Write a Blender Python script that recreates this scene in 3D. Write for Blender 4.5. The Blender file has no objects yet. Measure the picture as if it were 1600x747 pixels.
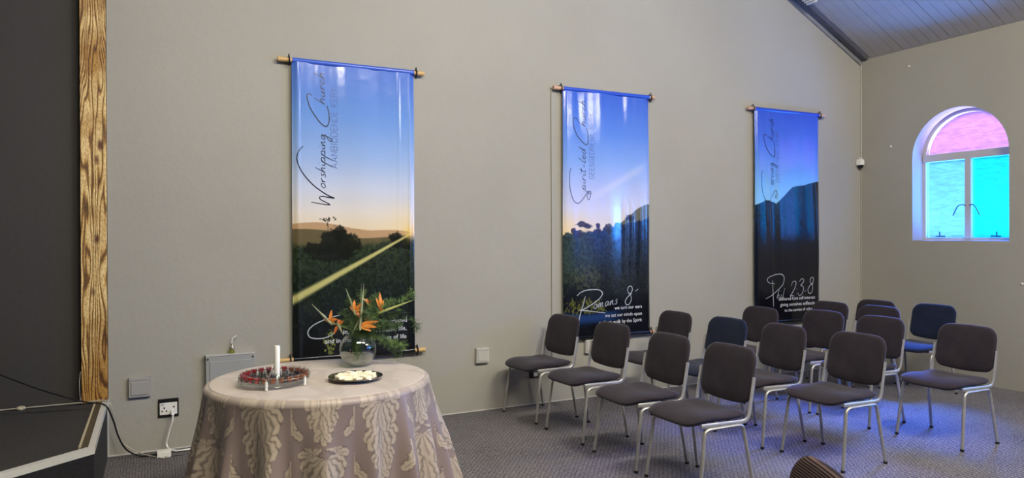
import bpy, bmesh, math, random
import numpy as np
from mathutils import Vector, Matrix
random.seed(7)
rng = np.random.default_rng(7)
C = bpy.context.scene.collection
S = bpy.context.scene
PI = math.pi

# ------------------------------------------------------------------ camera
D = 5.79          # back wall plane (y)
X = 7.648         # right wall plane (x)
cam_d = bpy.data.cameras.new('camera'); cam = bpy.data.objects.new('camera', cam_d); C.objects.link(cam); S.camera = cam
cam_d.sensor_width = 36; cam_d.lens = 1112.996 / 1600 * 36; cam_d.clip_start = 0.05
psi, pitch, roll = math.radians(26.774), math.radians(-0.194), math.radians(-0.215)
fw = Vector((math.sin(psi)*math.cos(pitch), math.cos(psi)*math.cos(pitch), math.sin(pitch)))
rt = Vector((math.cos(psi), -math.sin(psi), 0)); up = rt.cross(fw)
r2 = math.cos(roll)*rt + math.sin(roll)*up; u2 = -math.sin(roll)*rt + math.cos(roll)*up
cam.matrix_world = Matrix(((r2.x, u2.x, -fw.x, 0), (r2.y, u2.y, -fw.y, 0), (r2.z, u2.z, -fw.z, 1.55), (0, 0, 0, 1)))

# ------------------------------------------------------------------ world, sun, lamps, exposure
w = bpy.data.worlds.new('sky'); S.world = w; w.use_nodes = True
bg = w.node_tree.nodes['Background']; bg.inputs[0].default_value = (0.62, 0.78, 1.0, 1); bg.inputs[1].default_value = 2.8
sun_d = bpy.data.lights.new('sun', 'SUN'); sun = bpy.data.objects.new('sun', sun_d); C.objects.link(sun)
sun_d.energy = 270.0; sun_d.angle = math.radians(32); sun_d.color = (1.0, 0.95, 0.9)
sun.rotation_euler = Vector((-2.2, -0.56, -1.80)).to_track_quat('-Z', 'Y').to_euler(); sun.location = (12, 7, 6)
def area(name, loc, target, sx, sy, energy, col):
    d = bpy.data.lights.new(name, 'AREA'); o = bpy.data.objects.new(name, d); C.objects.link(o)
    d.shape = 'RECTANGLE'; d.size = sx; d.size_y = sy; d.energy = energy; d.color = col
    o.location = loc; o.rotation_euler = (Vector(target)-Vector(loc)).to_track_quat('-Z', 'Y').to_euler(); return o
area('hall_lamp', (0.9, 1.2, 4.3), (1.6, 4.5, 0.9), 1.8, 0.5, 150, (1.0, 0.93, 0.80))
area('hall_lamp', (3.9, 0.2, 5.2), (3.9, 4.6, 1.2), 2.6, 0.25, 370, (1.0, 0.94, 0.84))
area('hall_lamp', (6.0, 0.2, 3.9), (6.3, 3.6, 1.0), 1.8, 0.5, 85, (1.0, 0.95, 0.86))
area('window_daylight', (8.3, 1.6, 1.5), (5.6, 2.6, 3.6), 1.1, 1.3, 3600, (1.0, 0.95, 0.62))
area('ground_bounce', (8.9, 4.63, 0.5), (6.2, 4.4, 4.1), 2.4, 1.4, 5000, (0.72, 0.82, 0.55))
area('window_daylight', (8.2, -1.2, 2.0), (4.0, 1.5, 2.6), 1.1, 1.5, 300, (0.75, 0.78, 1.0))
S.view_settings.view_transform = 'Standard'; S.view_settings.look = 'None'
S.view_settings.gamma = 1; S.view_settings.use_curve_mapping = False; S.view_settings.exposure = -0.12

# ------------------------------------------------------------------ materials
def lin(c): return tuple(((v/255)/12.92 if v/255 <= .04045 else ((v/255+.055)/1.055)**2.4) for v in c)
def mat(name, rgb=(128,128,128), rough=.6, metal=0., spec=.5, **kw):
    m = bpy.data.materials.new(name); m.use_nodes = True
    b = m.node_tree.nodes['Principled BSDF']
    b.inputs['Base Color'].default_value = (*lin(rgb), 1); b.inputs['Roughness'].default_value = rough
    b.inputs['Metallic'].default_value = metal; b.inputs['Specular IOR Level'].default_value = spec
    for k, v in kw.items(): b.inputs[k.replace('_', ' ')].default_value = v
    return m
def nd(m, t, **kw):
    n = m.node_tree.nodes.new(t)
    for k, v in kw.items(): setattr(n, k, v)
    return n
def lk(m, a, b): m.node_tree.links.new(a, b)
def P(m): return m.node_tree.nodes['Principled BSDF']
def noise(m, scale, detail=3, vec=None, rough=.5, dist=0.):
    n = nd(m, 'ShaderNodeTexNoise'); n.inputs['Scale'].default_value = scale; n.inputs['Detail'].default_value = detail
    n.inputs['Roughness'].default_value = rough; n.inputs['Distortion'].default_value = dist
    if vec is not None: lk(m, vec, n.inputs['Vector'])
    return n
def coords(m, scale=(1,1,1), kind='Object', rot=(0,0,0)):
    t = nd(m, 'ShaderNodeTexCoord'); p = nd(m, 'ShaderNodeMapping'); p.inputs['Scale'].default_value = scale; p.inputs['Rotation'].default_value = rot
    lk(m, t.outputs[kind], p.inputs['Vector']); return p.outputs['Vector']
def ramp(m, fac, stops):
    r = nd(m, 'ShaderNodeValToRGB'); e = r.color_ramp.elements
    while len(e) < len(stops): e.new(.5)
    for i, (p, c) in enumerate(stops): e[i].position = p; e[i].color = (*lin(c), 1)
    lk(m, fac, r.inputs['Fac']); return r.outputs['Color']
def bump(m, h, strength=.3, dist=.01, node=None):
    b = nd(m, 'ShaderNodeBump'); b.inputs['Strength'].default_value = strength; b.inputs['Distance'].default_value = dist
    lk(m, h, b.inputs['Height']); lk(m, b.outputs['Normal'], (node or P(m)).inputs['Normal']); return b
def noisy(name, c1, c2, scale, rough=.7, bs=.2, bd=.004, sc=(1,1,1), detail=4, **kw):
    m = mat(name, c1, rough, **kw); v = coords(m, sc); n = noise(m, scale, detail, v)
    lk(m, ramp(m, n.outputs['Fac'], [(.3, c1), (.7, c2)]), P(m).inputs['Base Color']); bump(m, n.outputs['Fac'], bs, bd); return m
def wall_mat(name, c1, c2):
    m = mat(name, c1, .72, spec=.3); v = coords(m)
    a = noise(m, .8, 4, v); b = noise(m, 38, 4, v, .6); c = noise(m, 5, 3, v)
    lk(m, ramp(m, a.outputs['Fac'], [(.35, c1), (.65, c2)]), P(m).inputs['Base Color'])
    ad = nd(m, 'ShaderNodeMath', operation='ADD'); mu = nd(m, 'ShaderNodeMath', operation='MULTIPLY'); mu.inputs[1].default_value = 3.
    lk(m, c.outputs['Fac'], mu.inputs[0]); lk(m, b.outputs['Fac'], ad.inputs[0]); lk(m, mu.outputs[0], ad.inputs[1])
    bump(m, ad.outputs[0], .22, .006); return m
M = {}
M['wall'] = wall_mat('painted_plaster', (158,155,143), (164,161,149))
M['dark_wall'] = wall_mat('dark_painted_wall', (62,60,58), (66,64,61))
M['edge'] = mat('pale_edge', (200,198,190), .6)
M['cornice'] = noisy('grey_cornice', (120,120,124), (132,132,136), 6)
M['rafter'] = noisy('shaded_rafter', (84,84,90), (94,94,100), 8)
M['reveal'] = wall_mat('window_reveal', (158,155,152), (163,160,157))
def carpet(name, c1, c2, c3):
    m = mat(name, c1, .95, spec=.1)
    v = coords(m, (1,1,1), rot=(0,0,math.radians(0)))
    br = nd(m, 'ShaderNodeTexBrick'); lk(m, v, br.inputs['Vector']); br.offset = .5
    for k, x in (('Scale', 1.), ('Mortar Size', .0055), ('Mortar Smooth', 1.), ('Brick Width', .036), ('Row Height', .022)): br.inputs[k].default_value = x
    br.inputs['Color1'].default_value = (1,1,1,1); br.inputs['Color2'].default_value = (.75,.75,.75,1); br.inputs['Mortar'].default_value = (0,0,0,1)
    n = noise(m, 110, 3, v); n2 = noise(m, 1.5, 3, v)
    ad = nd(m, 'ShaderNodeMath', operation='MULTIPLY_ADD'); lk(m, n.outputs['Fac'], ad.inputs[0]); ad.inputs[1].default_value = 1.25
    sp = nd(m, 'ShaderNodeSeparateColor'); lk(m, br.outputs['Color'], sp.inputs[0])
    h = nd(m, 'ShaderNodeMath', operation='MULTIPLY'); lk(m, sp.outputs[0], h.inputs[0]); h.inputs[1].default_value = .30
    lk(m, h.outputs[0], ad.inputs[2])
    mx = nd(m, 'ShaderNodeMath', operation='MULTIPLY_ADD'); lk(m, n2.outputs['Fac'], mx.inputs[0]); mx.inputs[1].default_value = .22; lk(m, ad.outputs[0], mx.inputs[2])
    lk(m, ramp(m, mx.outputs[0], [(.45, c1), (.85, c2), (1.25 if False else 1., c3)]), P(m).inputs['Base Color'])
    bump(m, ad.outputs[0], .6, .004); return m
M['carpet'] = carpet('woven_carpet', (32,32,36), (80,77,79), (136,132,130))
M['stage_carpet'] = noisy('stage_carpet', (34,33,33), (62,60,58), 120, .95, .5, .003, (1,1,1))
M['stage_side'] = noisy('stage_side_carpet', (22,22,25), (34,34,38), 90, .95, .4, .003)
M['white_trim'] = mat('white_metal_edge', (205,205,198), .4)
M['cream_trim'] = mat('cream_edge', (190,180,150), .5)
M['brown_trim'] = noisy('brown_wood_strip', (70,60,44), (86,74,54), 30)
M['ceil'] = noisy('ceiling_board_paint', (176,172,164), (188,184,176), 3, .5, .1, .002)
M['ceil_back'] = mat('ceiling_gap', (60,52,42), .8)
M['chrome'] = noisy('silver_painted_tube', (176,174,166), (188,186,178), 12, .36, .05, .001, metal=.55)
M['foot'] = mat('black_plastic', (22,22,24), .5)
def fabric(name, c1, c2):
    m = mat(name, c1, .95, spec=.15, Sheen_Weight=.25, Sheen_Roughness=.4)
    v = coords(m, (1,1,1)); n = noise(m, 260, 2, v); n2 = noise(m, 9, 3, v)
    a = nd(m, 'ShaderNodeMath', operation='MULTIPLY_ADD'); lk(m, n.outputs['Fac'], a.inputs[0]); a.inputs[1].default_value = .6
    h = nd(m, 'ShaderNodeMath', operation='MULTIPLY'); lk(m, n2.outputs['Fac'], h.inputs[0]); h.inputs[1].default_value = .4; lk(m, h.outputs[0], a.inputs[2])
    lk(m, ramp(m, a.outputs[0], [(.35, c1), (.65, c2)]), P(m).inputs['Base Color']); bump(m, n.outputs['Fac'], .35, .0015); return m
M['fabric'] = fabric('charcoal_brown_fabric', (41,36,42), (57,51,56))
M['navy'] = fabric('navy_and_blue_lit_fabric', (24,30,48), (35,43,64))
m = M['brown'] = mat('ribbed_brown_fabric', (60,50,48), .95, spec=.15)
wv = nd(m, 'ShaderNodeTexWave', bands_direction='Z'); lk(m, coords(m), wv.inputs['Vector']); wv.inputs['Scale'].default_value = 38; wv.inputs['Distortion'].default_value = .6
lk(m, ramp(m, wv.outputs['Fac'], [(.2, (46,38,40)), (.8, (98,80,74))]), P(m).inputs['Base Color']); bump(m, wv.outputs['Fac'], .6, .003)
M['dowel'] = noisy('dowel_wood', (196,158,96), (214,178,118), 20, .45, .1, .001, (1,8,8))
M['dowel_red'] = noisy('dowel_wood_reddish', (190,150,124), (206,168,140), 20, .45, .1, .001, (1,8,8))
M['black'] = mat('black_metal', (20,18,18), .4)
M['plastic'] = noisy('grey_plastic', (158,156,150), (162,160,154), 2, .4, .02, .001)
M['plastic_lt'] = mat('pale_plastic', (186,184,176), .4)
M['white'] = mat('white_plastic', (232,230,220), .35)
M['panelmetal'] = noisy('painted_cabinet', (150,152,148), (158,160,156), 3, .45, .03, .001)
M['cable_black'] = mat('black_cable', (18,17,16), .5)
M['cable_white'] = mat('white_cable', (222,220,212), .45)
M['cable_grey'] = mat('cream_cable', (170,164,148), .5)
M['wax'] = mat('white_wax', (240,238,228), .35, Subsurface_Weight=.2)
M['silver'] = noisy('polished_silver', (170,160,145), (185,176,160), 6, .16, .03, .001, metal=1.)
M['bread'] = noisy('white_bread', (246,236,200), (252,246,222), 60, .85, .4, .002)
M['wood_table'] = noisy('table_wood', (120,90,60), (140,105,70), 9, .5, .1, .001, (1,8,8))
M['stem'] = noisy('green_stem', (66,88,40), (92,112,56), 20, .55)
M['fern'] = noisy('fern_needles', (74,104,50), (126,152,86), 30, .7, .1, .001)
M['fern_d'] = noisy('dark_fern_needles', (52,78,42), (92,116,66), 30, .7, .1, .001)
M['spathe'] = noisy('grey_green_spathe', (112,124,92), (168,168,128), 22, .5)
M['spathe_y'] = noisy('pale_green_spathe', (160,168,84), (206,204,132), 22, .5)
M['orange'] = noisy('orange_petal', (196,112,40), (226,150,62), 28, .5)
M['orange_d'] = noisy('deep_orange_petal', (160,82,32), (204,116,44), 28, .55)
M['blue_petal'] = mat('blue_petal', (92,112,168), .5)
def clear(name, tint=(255,255,255), gl=.08, rough=.02):
    m = bpy.data.materials.new(name); m.use_nodes = True; nt = m.node_tree; nt.nodes.clear()
    o = nt.nodes.new('ShaderNodeOutputMaterial'); t = nt.nodes.new('ShaderNodeBsdfTransparent'); g = nt.nodes.new('ShaderNodeBsdfGlossy')
    t.inputs[0].default_value = (*lin(tint), 1); g.inputs['Roughness'].default_value = rough
    lw = nt.nodes.new('ShaderNodeLayerWeight'); lw.inputs[0].default_value = .35
    ma = nt.nodes.new('ShaderNodeMath'); ma.operation = 'MULTIPLY_ADD'; ma.inputs[1].default_value = .55; ma.inputs[2].default_value = gl
    nt.links.new(lw.outputs['Facing'], ma.inputs[0])
    x = nt.nodes.new('ShaderNodeMixShader'); nt.links.new(ma.outputs[0], x.inputs[0]); nt.links.new(t.outputs[0], x.inputs[1]); nt.links.new(g.outputs[0], x.inputs[2])
    nt.links.new(x.outputs[0], o.inputs[0]); return m
M['glass'] = clear('clear_glass', (248,252,250))
M['cupglass'] = clear('cup_glass', (250,250,250), .05); M['trayglass'] = clear('tray_glass', (252,252,252), .02, .1)
M['water'] = clear('water', (226,238,226), .04)
M['wine_red'] = mat('red_wine', (176,24,40), .1); M['wine_brown'] = mat('amber_juice', (160,80,36), .1)
M['soap'] = mat('yellow_liquid', (200,205,40), .2)
def pane_mat(name, tint, trans):
    m = bpy.data.materials.new(name); m.use_nodes = True; nt = m.node_tree; nt.nodes.clear()
    o = nt.nodes.new('ShaderNodeOutputMaterial'); t = nt.nodes.new('ShaderNodeBsdfTransparent'); tl = nt.nodes.new('ShaderNodeBsdfTranslucent'); g = nt.nodes.new('ShaderNodeBsdfGlossy')
    g.inputs['Roughness'].default_value = .12
    v = coords(m, (1, 1.6, 11)); n = noise(m, 5.5, 4, v, .6, .8)
    mp = nt.nodes.new('ShaderNodeMapRange'); mp.inputs[1].default_value = .35; mp.inputs[2].default_value = .62; mp.inputs[3].default_value = .8; mp.inputs[4].default_value = 1.0
    nt.links.new(n.outputs['Fac'], mp.inputs[0])
    for node, c in ((t, tint), (tl, trans)):
        vm = nt.nodes.new('ShaderNodeVectorMath'); vm.operation = 'SCALE'; vm.inputs[0].default_value = c; nt.links.new(mp.outputs[0], vm.inputs['Scale']); nt.links.new(vm.outputs[0], node.inputs[0])
    bump(m, n.outputs['Fac'], .8, .01, g); bump(m, n.outputs['Fac'], .8, .01, tl)
    a = nt.nodes.new('ShaderNodeMixShader'); a.inputs[0].default_value = .32; nt.links.new(t.outputs[0], a.inputs[1]); nt.links.new(tl.outputs[0], a.inputs[2])
    b = nt.nodes.new('ShaderNodeMixShader'); b.inputs[0].default_value = .05; nt.links.new(a.outputs[0], b.inputs[1]); nt.links.new(g.outputs[0], b.inputs[2])
    nt.links.new(b.outputs[0], o.inputs[0]); return m
M['pane_blue'] = pane_mat('blue_patterned_glass', (.18,.40,.98), (.032,.058,.105))
M['pane_cyan'] = pane_mat('cyan_patterned_glass', (.08,.38,.98), (.001,.075,.085))
M['pane_pink'] = pane_mat('pink_patterned_glass', (.42,.40,.90), (.075,.032,.062))
M['winframe'] = mat('window_frame_paint', (190,186,178), .45)
M['leather'] = M['black']

# burnt pine
m = M['pine'] = mat('scorched_pine', (180,140,80), .6)
v = coords(m, (5.0, 5.0, .55)); n0 = noise(m, 1.6, 2, v)
vm = nd(m, 'ShaderNodeVectorMath', operation='MULTIPLY_ADD'); lk(m, n0.outputs['Color'], vm.inputs[0]); vm.inputs[1].default_value = (1.5,1.5,.4); lk(m, v, vm.inputs[2])
wv = nd(m, 'ShaderNodeTexWave', bands_direction='X'); lk(m, vm.outputs[0], wv.inputs['Vector'])
wv.inputs['Scale'].default_value = 2.9; wv.inputs['Distortion'].default_value = 3.0; wv.inputs['Detail'].default_value = 3; wv.inputs['Detail Scale'].default_value = 1.2
vk = nd(m, 'ShaderNodeTexVoronoi'); lk(m, coords(m, (7, .001, 3.1)), vk.inputs['Vector']); vk.inputs['Scale'].default_value = 1.
n5 = noise(m, 3.2, 3, coords(m, (1,1,.9))); n6 = noise(m, 130, 2, coords(m, (1.2,1,.35)))
c1 = ramp(m, wv.outputs['Fac'], [(.0, (104,72,34)), (.18, (180,140,76)), (.4, (226,192,126)), (1., (236,210,150))])
c2 = ramp(m, n5.outputs['Fac'], [(.36, (196,170,118)), (.55, (255,255,250))])
c3 = ramp(m, vk.outputs['Distance'], [(.0, (60,34,20)), (.09, (120,80,50)), (.17, (255,255,255))])
c4 = ramp(m, n6.outputs['Fac'], [(.38, (205,185,160)), (.55, (255,255,255))])
def mul(m, a, b, f=1.):
    x = nd(m, 'ShaderNodeMix', data_type='RGBA', blend_type='MULTIPLY'); x.inputs[0].default_value = f
    lk(m, a, x.inputs[6]); lk(m, b, x.inputs[7]); return x.outputs[2]
lk(m, mul(m, mul(m, mul(m, c1, c2), c3), c4, .8), P(m).inputs['Base Color']); bump(m, wv.outputs['Fac'], .4, .004)

def vcol_mat(name, rough, spec=.5, **kw):
    m = mat(name, (255,255,255), rough, spec=spec, **kw); a = nd(m, 'ShaderNodeVertexColor', layer_name='Col')
    lk(m, a.outputs['Color'], P(m).inputs['Base Color']); return m
M['vinyl'] = vcol_mat('printed_vinyl', .17, .6)
bump(M['vinyl'], noise(M['vinyl'], 7, 2, coords(M['vinyl'])).outputs['Fac'], .12, .02)
m = M['damask'] = vcol_mat('damask_cloth', .42, .45, Sheen_Weight=.15)
bump(m, noise(m, 500, 2, coords(m)).outputs['Fac'], .15, .001)
M['ink'] = mat('dark_ink', (24,30,52), .3); M['ink_soft'] = mat('soft_blue_ink', (66,92,150), .35); M['ink_white'] = mat('white_ink', (225,225,225), .4); M['ink_grey'] = mat('grey_ink', (170,175,178), .4)

# ------------------------------------------------------------------ mesh helpers
class MB:
    def __init__(s): s.v = []; s.f = []; s.sm = []
    def add(s, vs, fs, smooth=False):
        o = len(s.v); s.v += [tuple(v) for v in vs]; s.f += [tuple(i+o for i in f) for f in fs]; s.sm += [smooth]*len(fs); return s
    def box(s, a, b):
        x0,y0,z0 = a; x1,y1,z1 = b
        return s.add([(x0,y0,z0),(x1,y0,z0),(x1,y1,z0),(x0,y1,z0),(x0,y0,z1),(x1,y0,z1),(x1,y1,z1),(x0,y1,z1)],
                     [(0,3,2,1),(4,5,6,7),(0,1,5,4),(1,2,6,5),(2,3,7,6),(3,0,4,7)])
    def tube(s, pts, r, n=8, r2=None, side=None, cap=True):
        # sweep an ellipse (r along 'side', r2 along the other normal) down the path; r may be a list
        pts = [Vector(p) for p in pts]; N = len(pts); vs = []; fs = []; prev = None
        for i, p in enumerate(pts):
            t = (pts[min(i+1,N-1)] - pts[max(i-1,0)]).normalized()
            if side is not None: a = Vector(side) - t*t.dot(Vector(side))
            elif prev is None: a = t.orthogonal()
            else: a = prev - t*t.dot(prev)
            a.normalize(); prev = a; b = t.cross(a)
            ra = r[i] if isinstance(r, (list, tuple)) else r; rb = r2 if r2 is not None else ra
            for k in range(n):
                q = 2*PI*k/n; vs.append(p + a*ra*math.cos(q) + b*rb*math.sin(q))
        for i in range(N-1):
            for k in range(n):
                k2 = (k+1) % n; fs.append((i*n+k, i*n+k2, (i+1)*n+k2, (i+1)*n+k))
        if cap: fs += [tuple(reversed(range(n))), tuple((N-1)*n+k for k in range(n))]
        return s.add(vs, fs, True)
    def lathe(s, prof, c=(0,0,0), n=24, close=False):
        vs = []; fs = []; m = len(prof)
        for r, z in prof:
            for k in range(n): q = 2*PI*k/n; vs.append((c[0]+r*math.cos(q), c[1]+r*math.sin(q), c[2]+z))
        for i in range(m-1 if not close else m):
            j = (i+1) % m
            for k in range(n):
                k2 = (k+1) % n; fs.append((i*n+k, i*n+k2, j*n+k2, j*n+k))
        return s.add(vs, fs, True)
    def build(s, name, material, parent=None, sharp=True):
        me = bpy.data.meshes.new(name); me.from_pydata(s.v, [], s.f); me.materials.append(material)
        me.polygons.foreach_set('use_smooth', s.sm)
        if sharp and any(s.sm):
            try: me.set_sharp_from_angle(angle=math.radians(42))
            except Exception: pass
        me.update(); o = bpy.data.objects.new(name, me); C.objects.link(o)
        if parent is not None: o.parent = parent
        return o
def bx(name, a, b, mt, parent=None, bev=0.):
    o = MB().box(a, b).build(name, mt, parent)
    if bev:
        bm = bmesh.new(); bm.from_mesh(o.data); bmesh.ops.bevel(bm, geom=bm.edges[:], offset=bev, segments=2, affect='EDGES', profile=.7)
        bmesh.ops.recalc_face_normals(bm, faces=bm.faces[:]); bm.to_mesh(o.data); bm.free()
    return o
def tag(o, label, cat, group=None, kind=None):
    o['label'] = label; o['category'] = cat
    if group: o['group'] = group
    if kind: o['kind'] = kind
    return o
def empty(name, loc=(0,0,0), rz=0.):
    o = bpy.data.objects.new(name, None); C.objects.link(o); o.location = loc; o.rotation_euler = (0,0,rz); o.empty_display_size = .1; return o
def struct(o): o['kind'] = 'structure'; return o
def children(o): return [c for c in bpy.data.objects if c.parent == o]
def copy_tree(o, parent=None):
    c = o.copy(); C.objects.link(c); c.parent = parent
    for ch in KIDS.get(o.name, []): copy_tree(ch, c)
    return c
KIDS = {}
def index_kids(o):
    ks = children(o); KIDS[o.name] = ks
    for k in ks: index_kids(k)
def smooth_path(pts, n=6, closed=False):
    P_ = [np.array(p, float) for p in pts]; out = []
    for i in range(len(P_)-1):
        p0 = P_[max(i-1,0)]; p1 = P_[i]; p2 = P_[i+1]; p3 = P_[min(i+2,len(P_)-1)]
        for k in range(n):
            t = k/n; out.append(.5*((2*p1)+(-p0+p2)*t+(2*p0-5*p1+4*p2-p3)*t*t+(-p0+3*p1-3*p2+p3)*t**3))
    out.append(P_[-1]); return [tuple(p) for p in out]

# ------------------------------------------------------------------ the room
XL, YF = -3.6, -3.2
RIDGE_X = 1.6; EAVE = 3.65; SL = .502
def roof(x): return EAVE + SL*(X-x) if x > RIDGE_X else EAVE + SL*(X-RIDGE_X) - SL*(RIDGE_X-x)
struct(bx('floor', (XL-.2, YF-.2, -.1), (X+.3, D+.2, 0), M['carpet']))
# back wall: gable profile
def gable(name, y0, y1, x0, x1, mt):
    xs = sorted({x0, x1} | ({RIDGE_X} if x0 < RIDGE_X < x1 else set())); mb = MB(); n = len(xs)
    vs = []
    for y in (y0, y1):
        vs += [(x, y, 0) for x in xs] + [(x, y, roof(x)+.1) for x in xs]
    fs = []
    for i in range(n-1):
        fs += [(i, i+1, n+i+1, n+i), (2*n+i+1, 2*n+i, 3*n+i, 3*n+i+1), (n+i, n+i+1, 3*n+i+1, 3*n+i)]
    fs += [(0, n, 3*n, 2*n), (n-1, 3*n-1, 4*n-1, 2*n-1)]
    mb.add(vs, fs); return struct(mb.build(name, mt))
gable('wall_back', D, D+.2, -.285, X+.3, M['wall'])
gable('wall_stage', D+.07, D+.27, XL-.2, -.285, M['dark_wall'])
gable('wall_front', YF-.2, YF, XL-.2, X+.3, M['wall'])
struct(bx('wall_left', (XL-.2, YF, 0), (XL, D+.1, roof(XL)+.1), M['dark_wall']))
# right wall with two arched openings
REV = .215; HW = .508; SILL = 1.49; SPR = 2.405
def right_wall(centres):
    NA = 24; ys = YF-.2; mb = MB(); x = X; top = EAVE+.05; hole = []
    cur = ys
    for c in centres:
        mb.add([(x,cur,0),(x,c-HW,0),(x,c-HW,top),(x,cur,top)], [(0,3,2,1)])
        mb.add([(x,c-HW,0),(x,c+HW,0),(x,c+HW,SILL),(x,c-HW,SILL)], [(0,3,2,1)])
        arc = [(c-HW*math.cos(PI*k/NA), SPR+HW*math.sin(PI*k/NA)) for k in range(NA+1)]
        for (a, za), (b, zb) in zip(arc, arc[1:]): mb.add([(x,a,za),(x,b,zb),(x,b,top),(x,a,top)], [(0,3,2,1)])
        hole.append((c, arc)); cur = c+HW
    mb.add([(x,cur,0),(x,D+.1,0),(x,D+.1,top),(x,cur,top)], [(0,3,2,1)])
    struct(mb.build('wall_right', M['wall']))
    # outer skin closes the wall thickness
    mo = MB(); x2 = X+.30; cur = ys
    for c, arc in hole:
        mo.add([(x2,cur,0),(x2,c-HW,0),(x2,c-HW,top),(x2,cur,top)], [(0,1,2,3)]); mo.add([(x2,c-HW,0),(x2,c+HW,0),(x2,c+HW,SILL),(x2,c-HW,SILL)], [(0,1,2,3)])
        for (a, za), (b, zb) in zip(arc, arc[1:]): mo.add([(x2,a,za),(x2,b,zb),(x2,b,top),(x2,a,top)], [(0,1,2,3)])
        cur = c+HW
    mo.add([(x2,cur,0),(x2,D+.2,0),(x2,D+.2,top),(x2,cur,top)], [(0,1,2,3)]); mo.add([(X,ys,top),(x2,ys,top),(x2,D+.2,top),(X,D+.2,top)], [(0,1,2,3)])
    struct(mo.build('wall_right_outer', M['wall']))
    for i, (c, arc) in enumerate(hole):
        w_ = empty('window_%d' % (i+1), (X, c, SILL)); struct(w_)
        loop = [(c-HW, SILL)] + arc + [(c+HW, SILL)]; r = MB()
        L = [(y-c, z-SILL) for y, z in loop]
        for (a, za), (b, zb) in zip(L, L[1:]+L[:1]): r.add([(0,a,za),(0,b,zb),(.30,b,zb),(.30,a,za)], [(0,1,2,3)], False)
        r.build('window_reveal', M['reveal'], w_)
        # frame: outer ring, transom, mullion
        fr = MB(); t0, t1 = REV-.03, REV+.03; T0, T1 = .88, .965; fwid = .035
        inner = [((y)*(1-fwid/HW), max(fwid*.9, min(z, 9) if z < SPR-SILL else SPR-SILL+(z-SPR+SILL)*(1-fwid/HW))) for y, z in L]
        n = len(L)
        for k in range(n):
            j = (k+1) % n; (a,za),(b,zb),(ia,iza),(ib,izb) = L[k],L[j],inner[k],inner[j]
            fr.add([(t0,a,za),(t0,b,zb),(t0,ib,izb),(t0,ia,iza),(t1,a,za),(t1,b,zb),(t1,ib,izb),(t1,ia,iza)], [(0,1,2,3),(3,2,6,7),(7,6,5,4)])
        fr.build('window_frame', M['winframe'], w_)
        bx('transom', (t0-.012, -HW+.012, T0), (t1, HW-.012, T1), M['winframe'], w_, .006)
        bx('mullion', (t0-.012, -.033, .02), (t1, .033, T0+.01), M['winframe'], w_, .006)
        g = .004
        for s_, nm, mt in ((1, 'pane', M['pane_blue']), (-1, 'pane', M['pane_cyan'])):
            a, b = sorted((s_*.025, s_*(HW-.02))); o = bx(nm, (REV-g, a, .02), (REV+g, b, T0+.01), mt, w_)
            o['label'] = ('pale blue' if s_ == 1 else 'bright cyan')+' rippled glass casement pane'
        arcp = [(-(HW-.02)*math.cos(PI*k/NA), (SPR-SILL)+(HW-.02)*math.sin(PI*k/NA)) for k in range(NA+1)]
        ap = MB(); vs = [(REV-g, y, z) for y, z in arcp] + [(REV+g, y, z) for y, z in arcp]; m_ = NA+1
        ap.add(vs + [(REV-g,-HW+.02,T0+.02),(REV-g,HW-.02,T0+.02),(REV+g,-HW+.02,T0+.02),(REV+g,HW-.02,T0+.02)],
               [tuple(range(m_))+(2*m_+1,2*m_), tuple(reversed(range(m_,2*m_)))+(2*m_+2,2*m_+3)])
        o = ap.build('pane', M['pane_pink'], w_); o['label'] = 'pink arched glass fanlight pane'
        for s_ in (1, -1):
            h = MB().tube(smooth_path([(t0-.01, s_*.02, .375), (t0-.035, s_*.05, .385), (t0-.04, s_*.085, .372), (t0-.04, s_*.115, .325), (t0-.04, s_*.14, .27)]), .006, 6)
            h.build('casement_handle', M['black'], w_)
            st = MB().tube([(t0-.02, s_*.3, .05), (t0-.025, s_*.3, .095)], .006, 6); st.tube([(t0-.02, s_*.34, .045), (t0-.02, s_*.24, .045)], .007, 6); st.build('stay_peg', M['black'], w_)
right_wall([-1.2, 1.6, 4.628])

# ceiling: backing slab and individual boards on the right slope
cm = MB()
for x0, x1 in ((RIDGE_X, X+.3), (XL-.2, RIDGE_X)):
    z0, z1 = roof(x0) if x0 >= RIDGE_X else roof(x0), roof(x1)
    if x0 >= RIDGE_X: z0 = EAVE+SL*(X-RIDGE_X)
    cm.add([(x0,YF-.2,z0+.02),(x1,YF-.2,z1+.02),(x1,D+.2,z1+.02),(x0,D+.2,z0+.02),(x0,YF-.2,z0+.12),(x1,YF-.2,z1+.12),(x1,D+.2,z1+.12),(x0,D+.2,z0+.12)],
           [(0,3,2,1),(4,5,6,7),(0,1,5,4),(1,2,6,5),(2,3,7,6),(3,0,4,7)])
ceil = struct(cm.build('ceiling', M['ceil_back']))
BW = .108; ux, uz = 1/math.hypot(1, SL), SL/math.hypot(1, SL); LEN = math.hypot(X-RIDGE_X, SL*(X-RIDGE_X))
nb = int((D-YF)/BW); bmesh_boards = None
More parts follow.
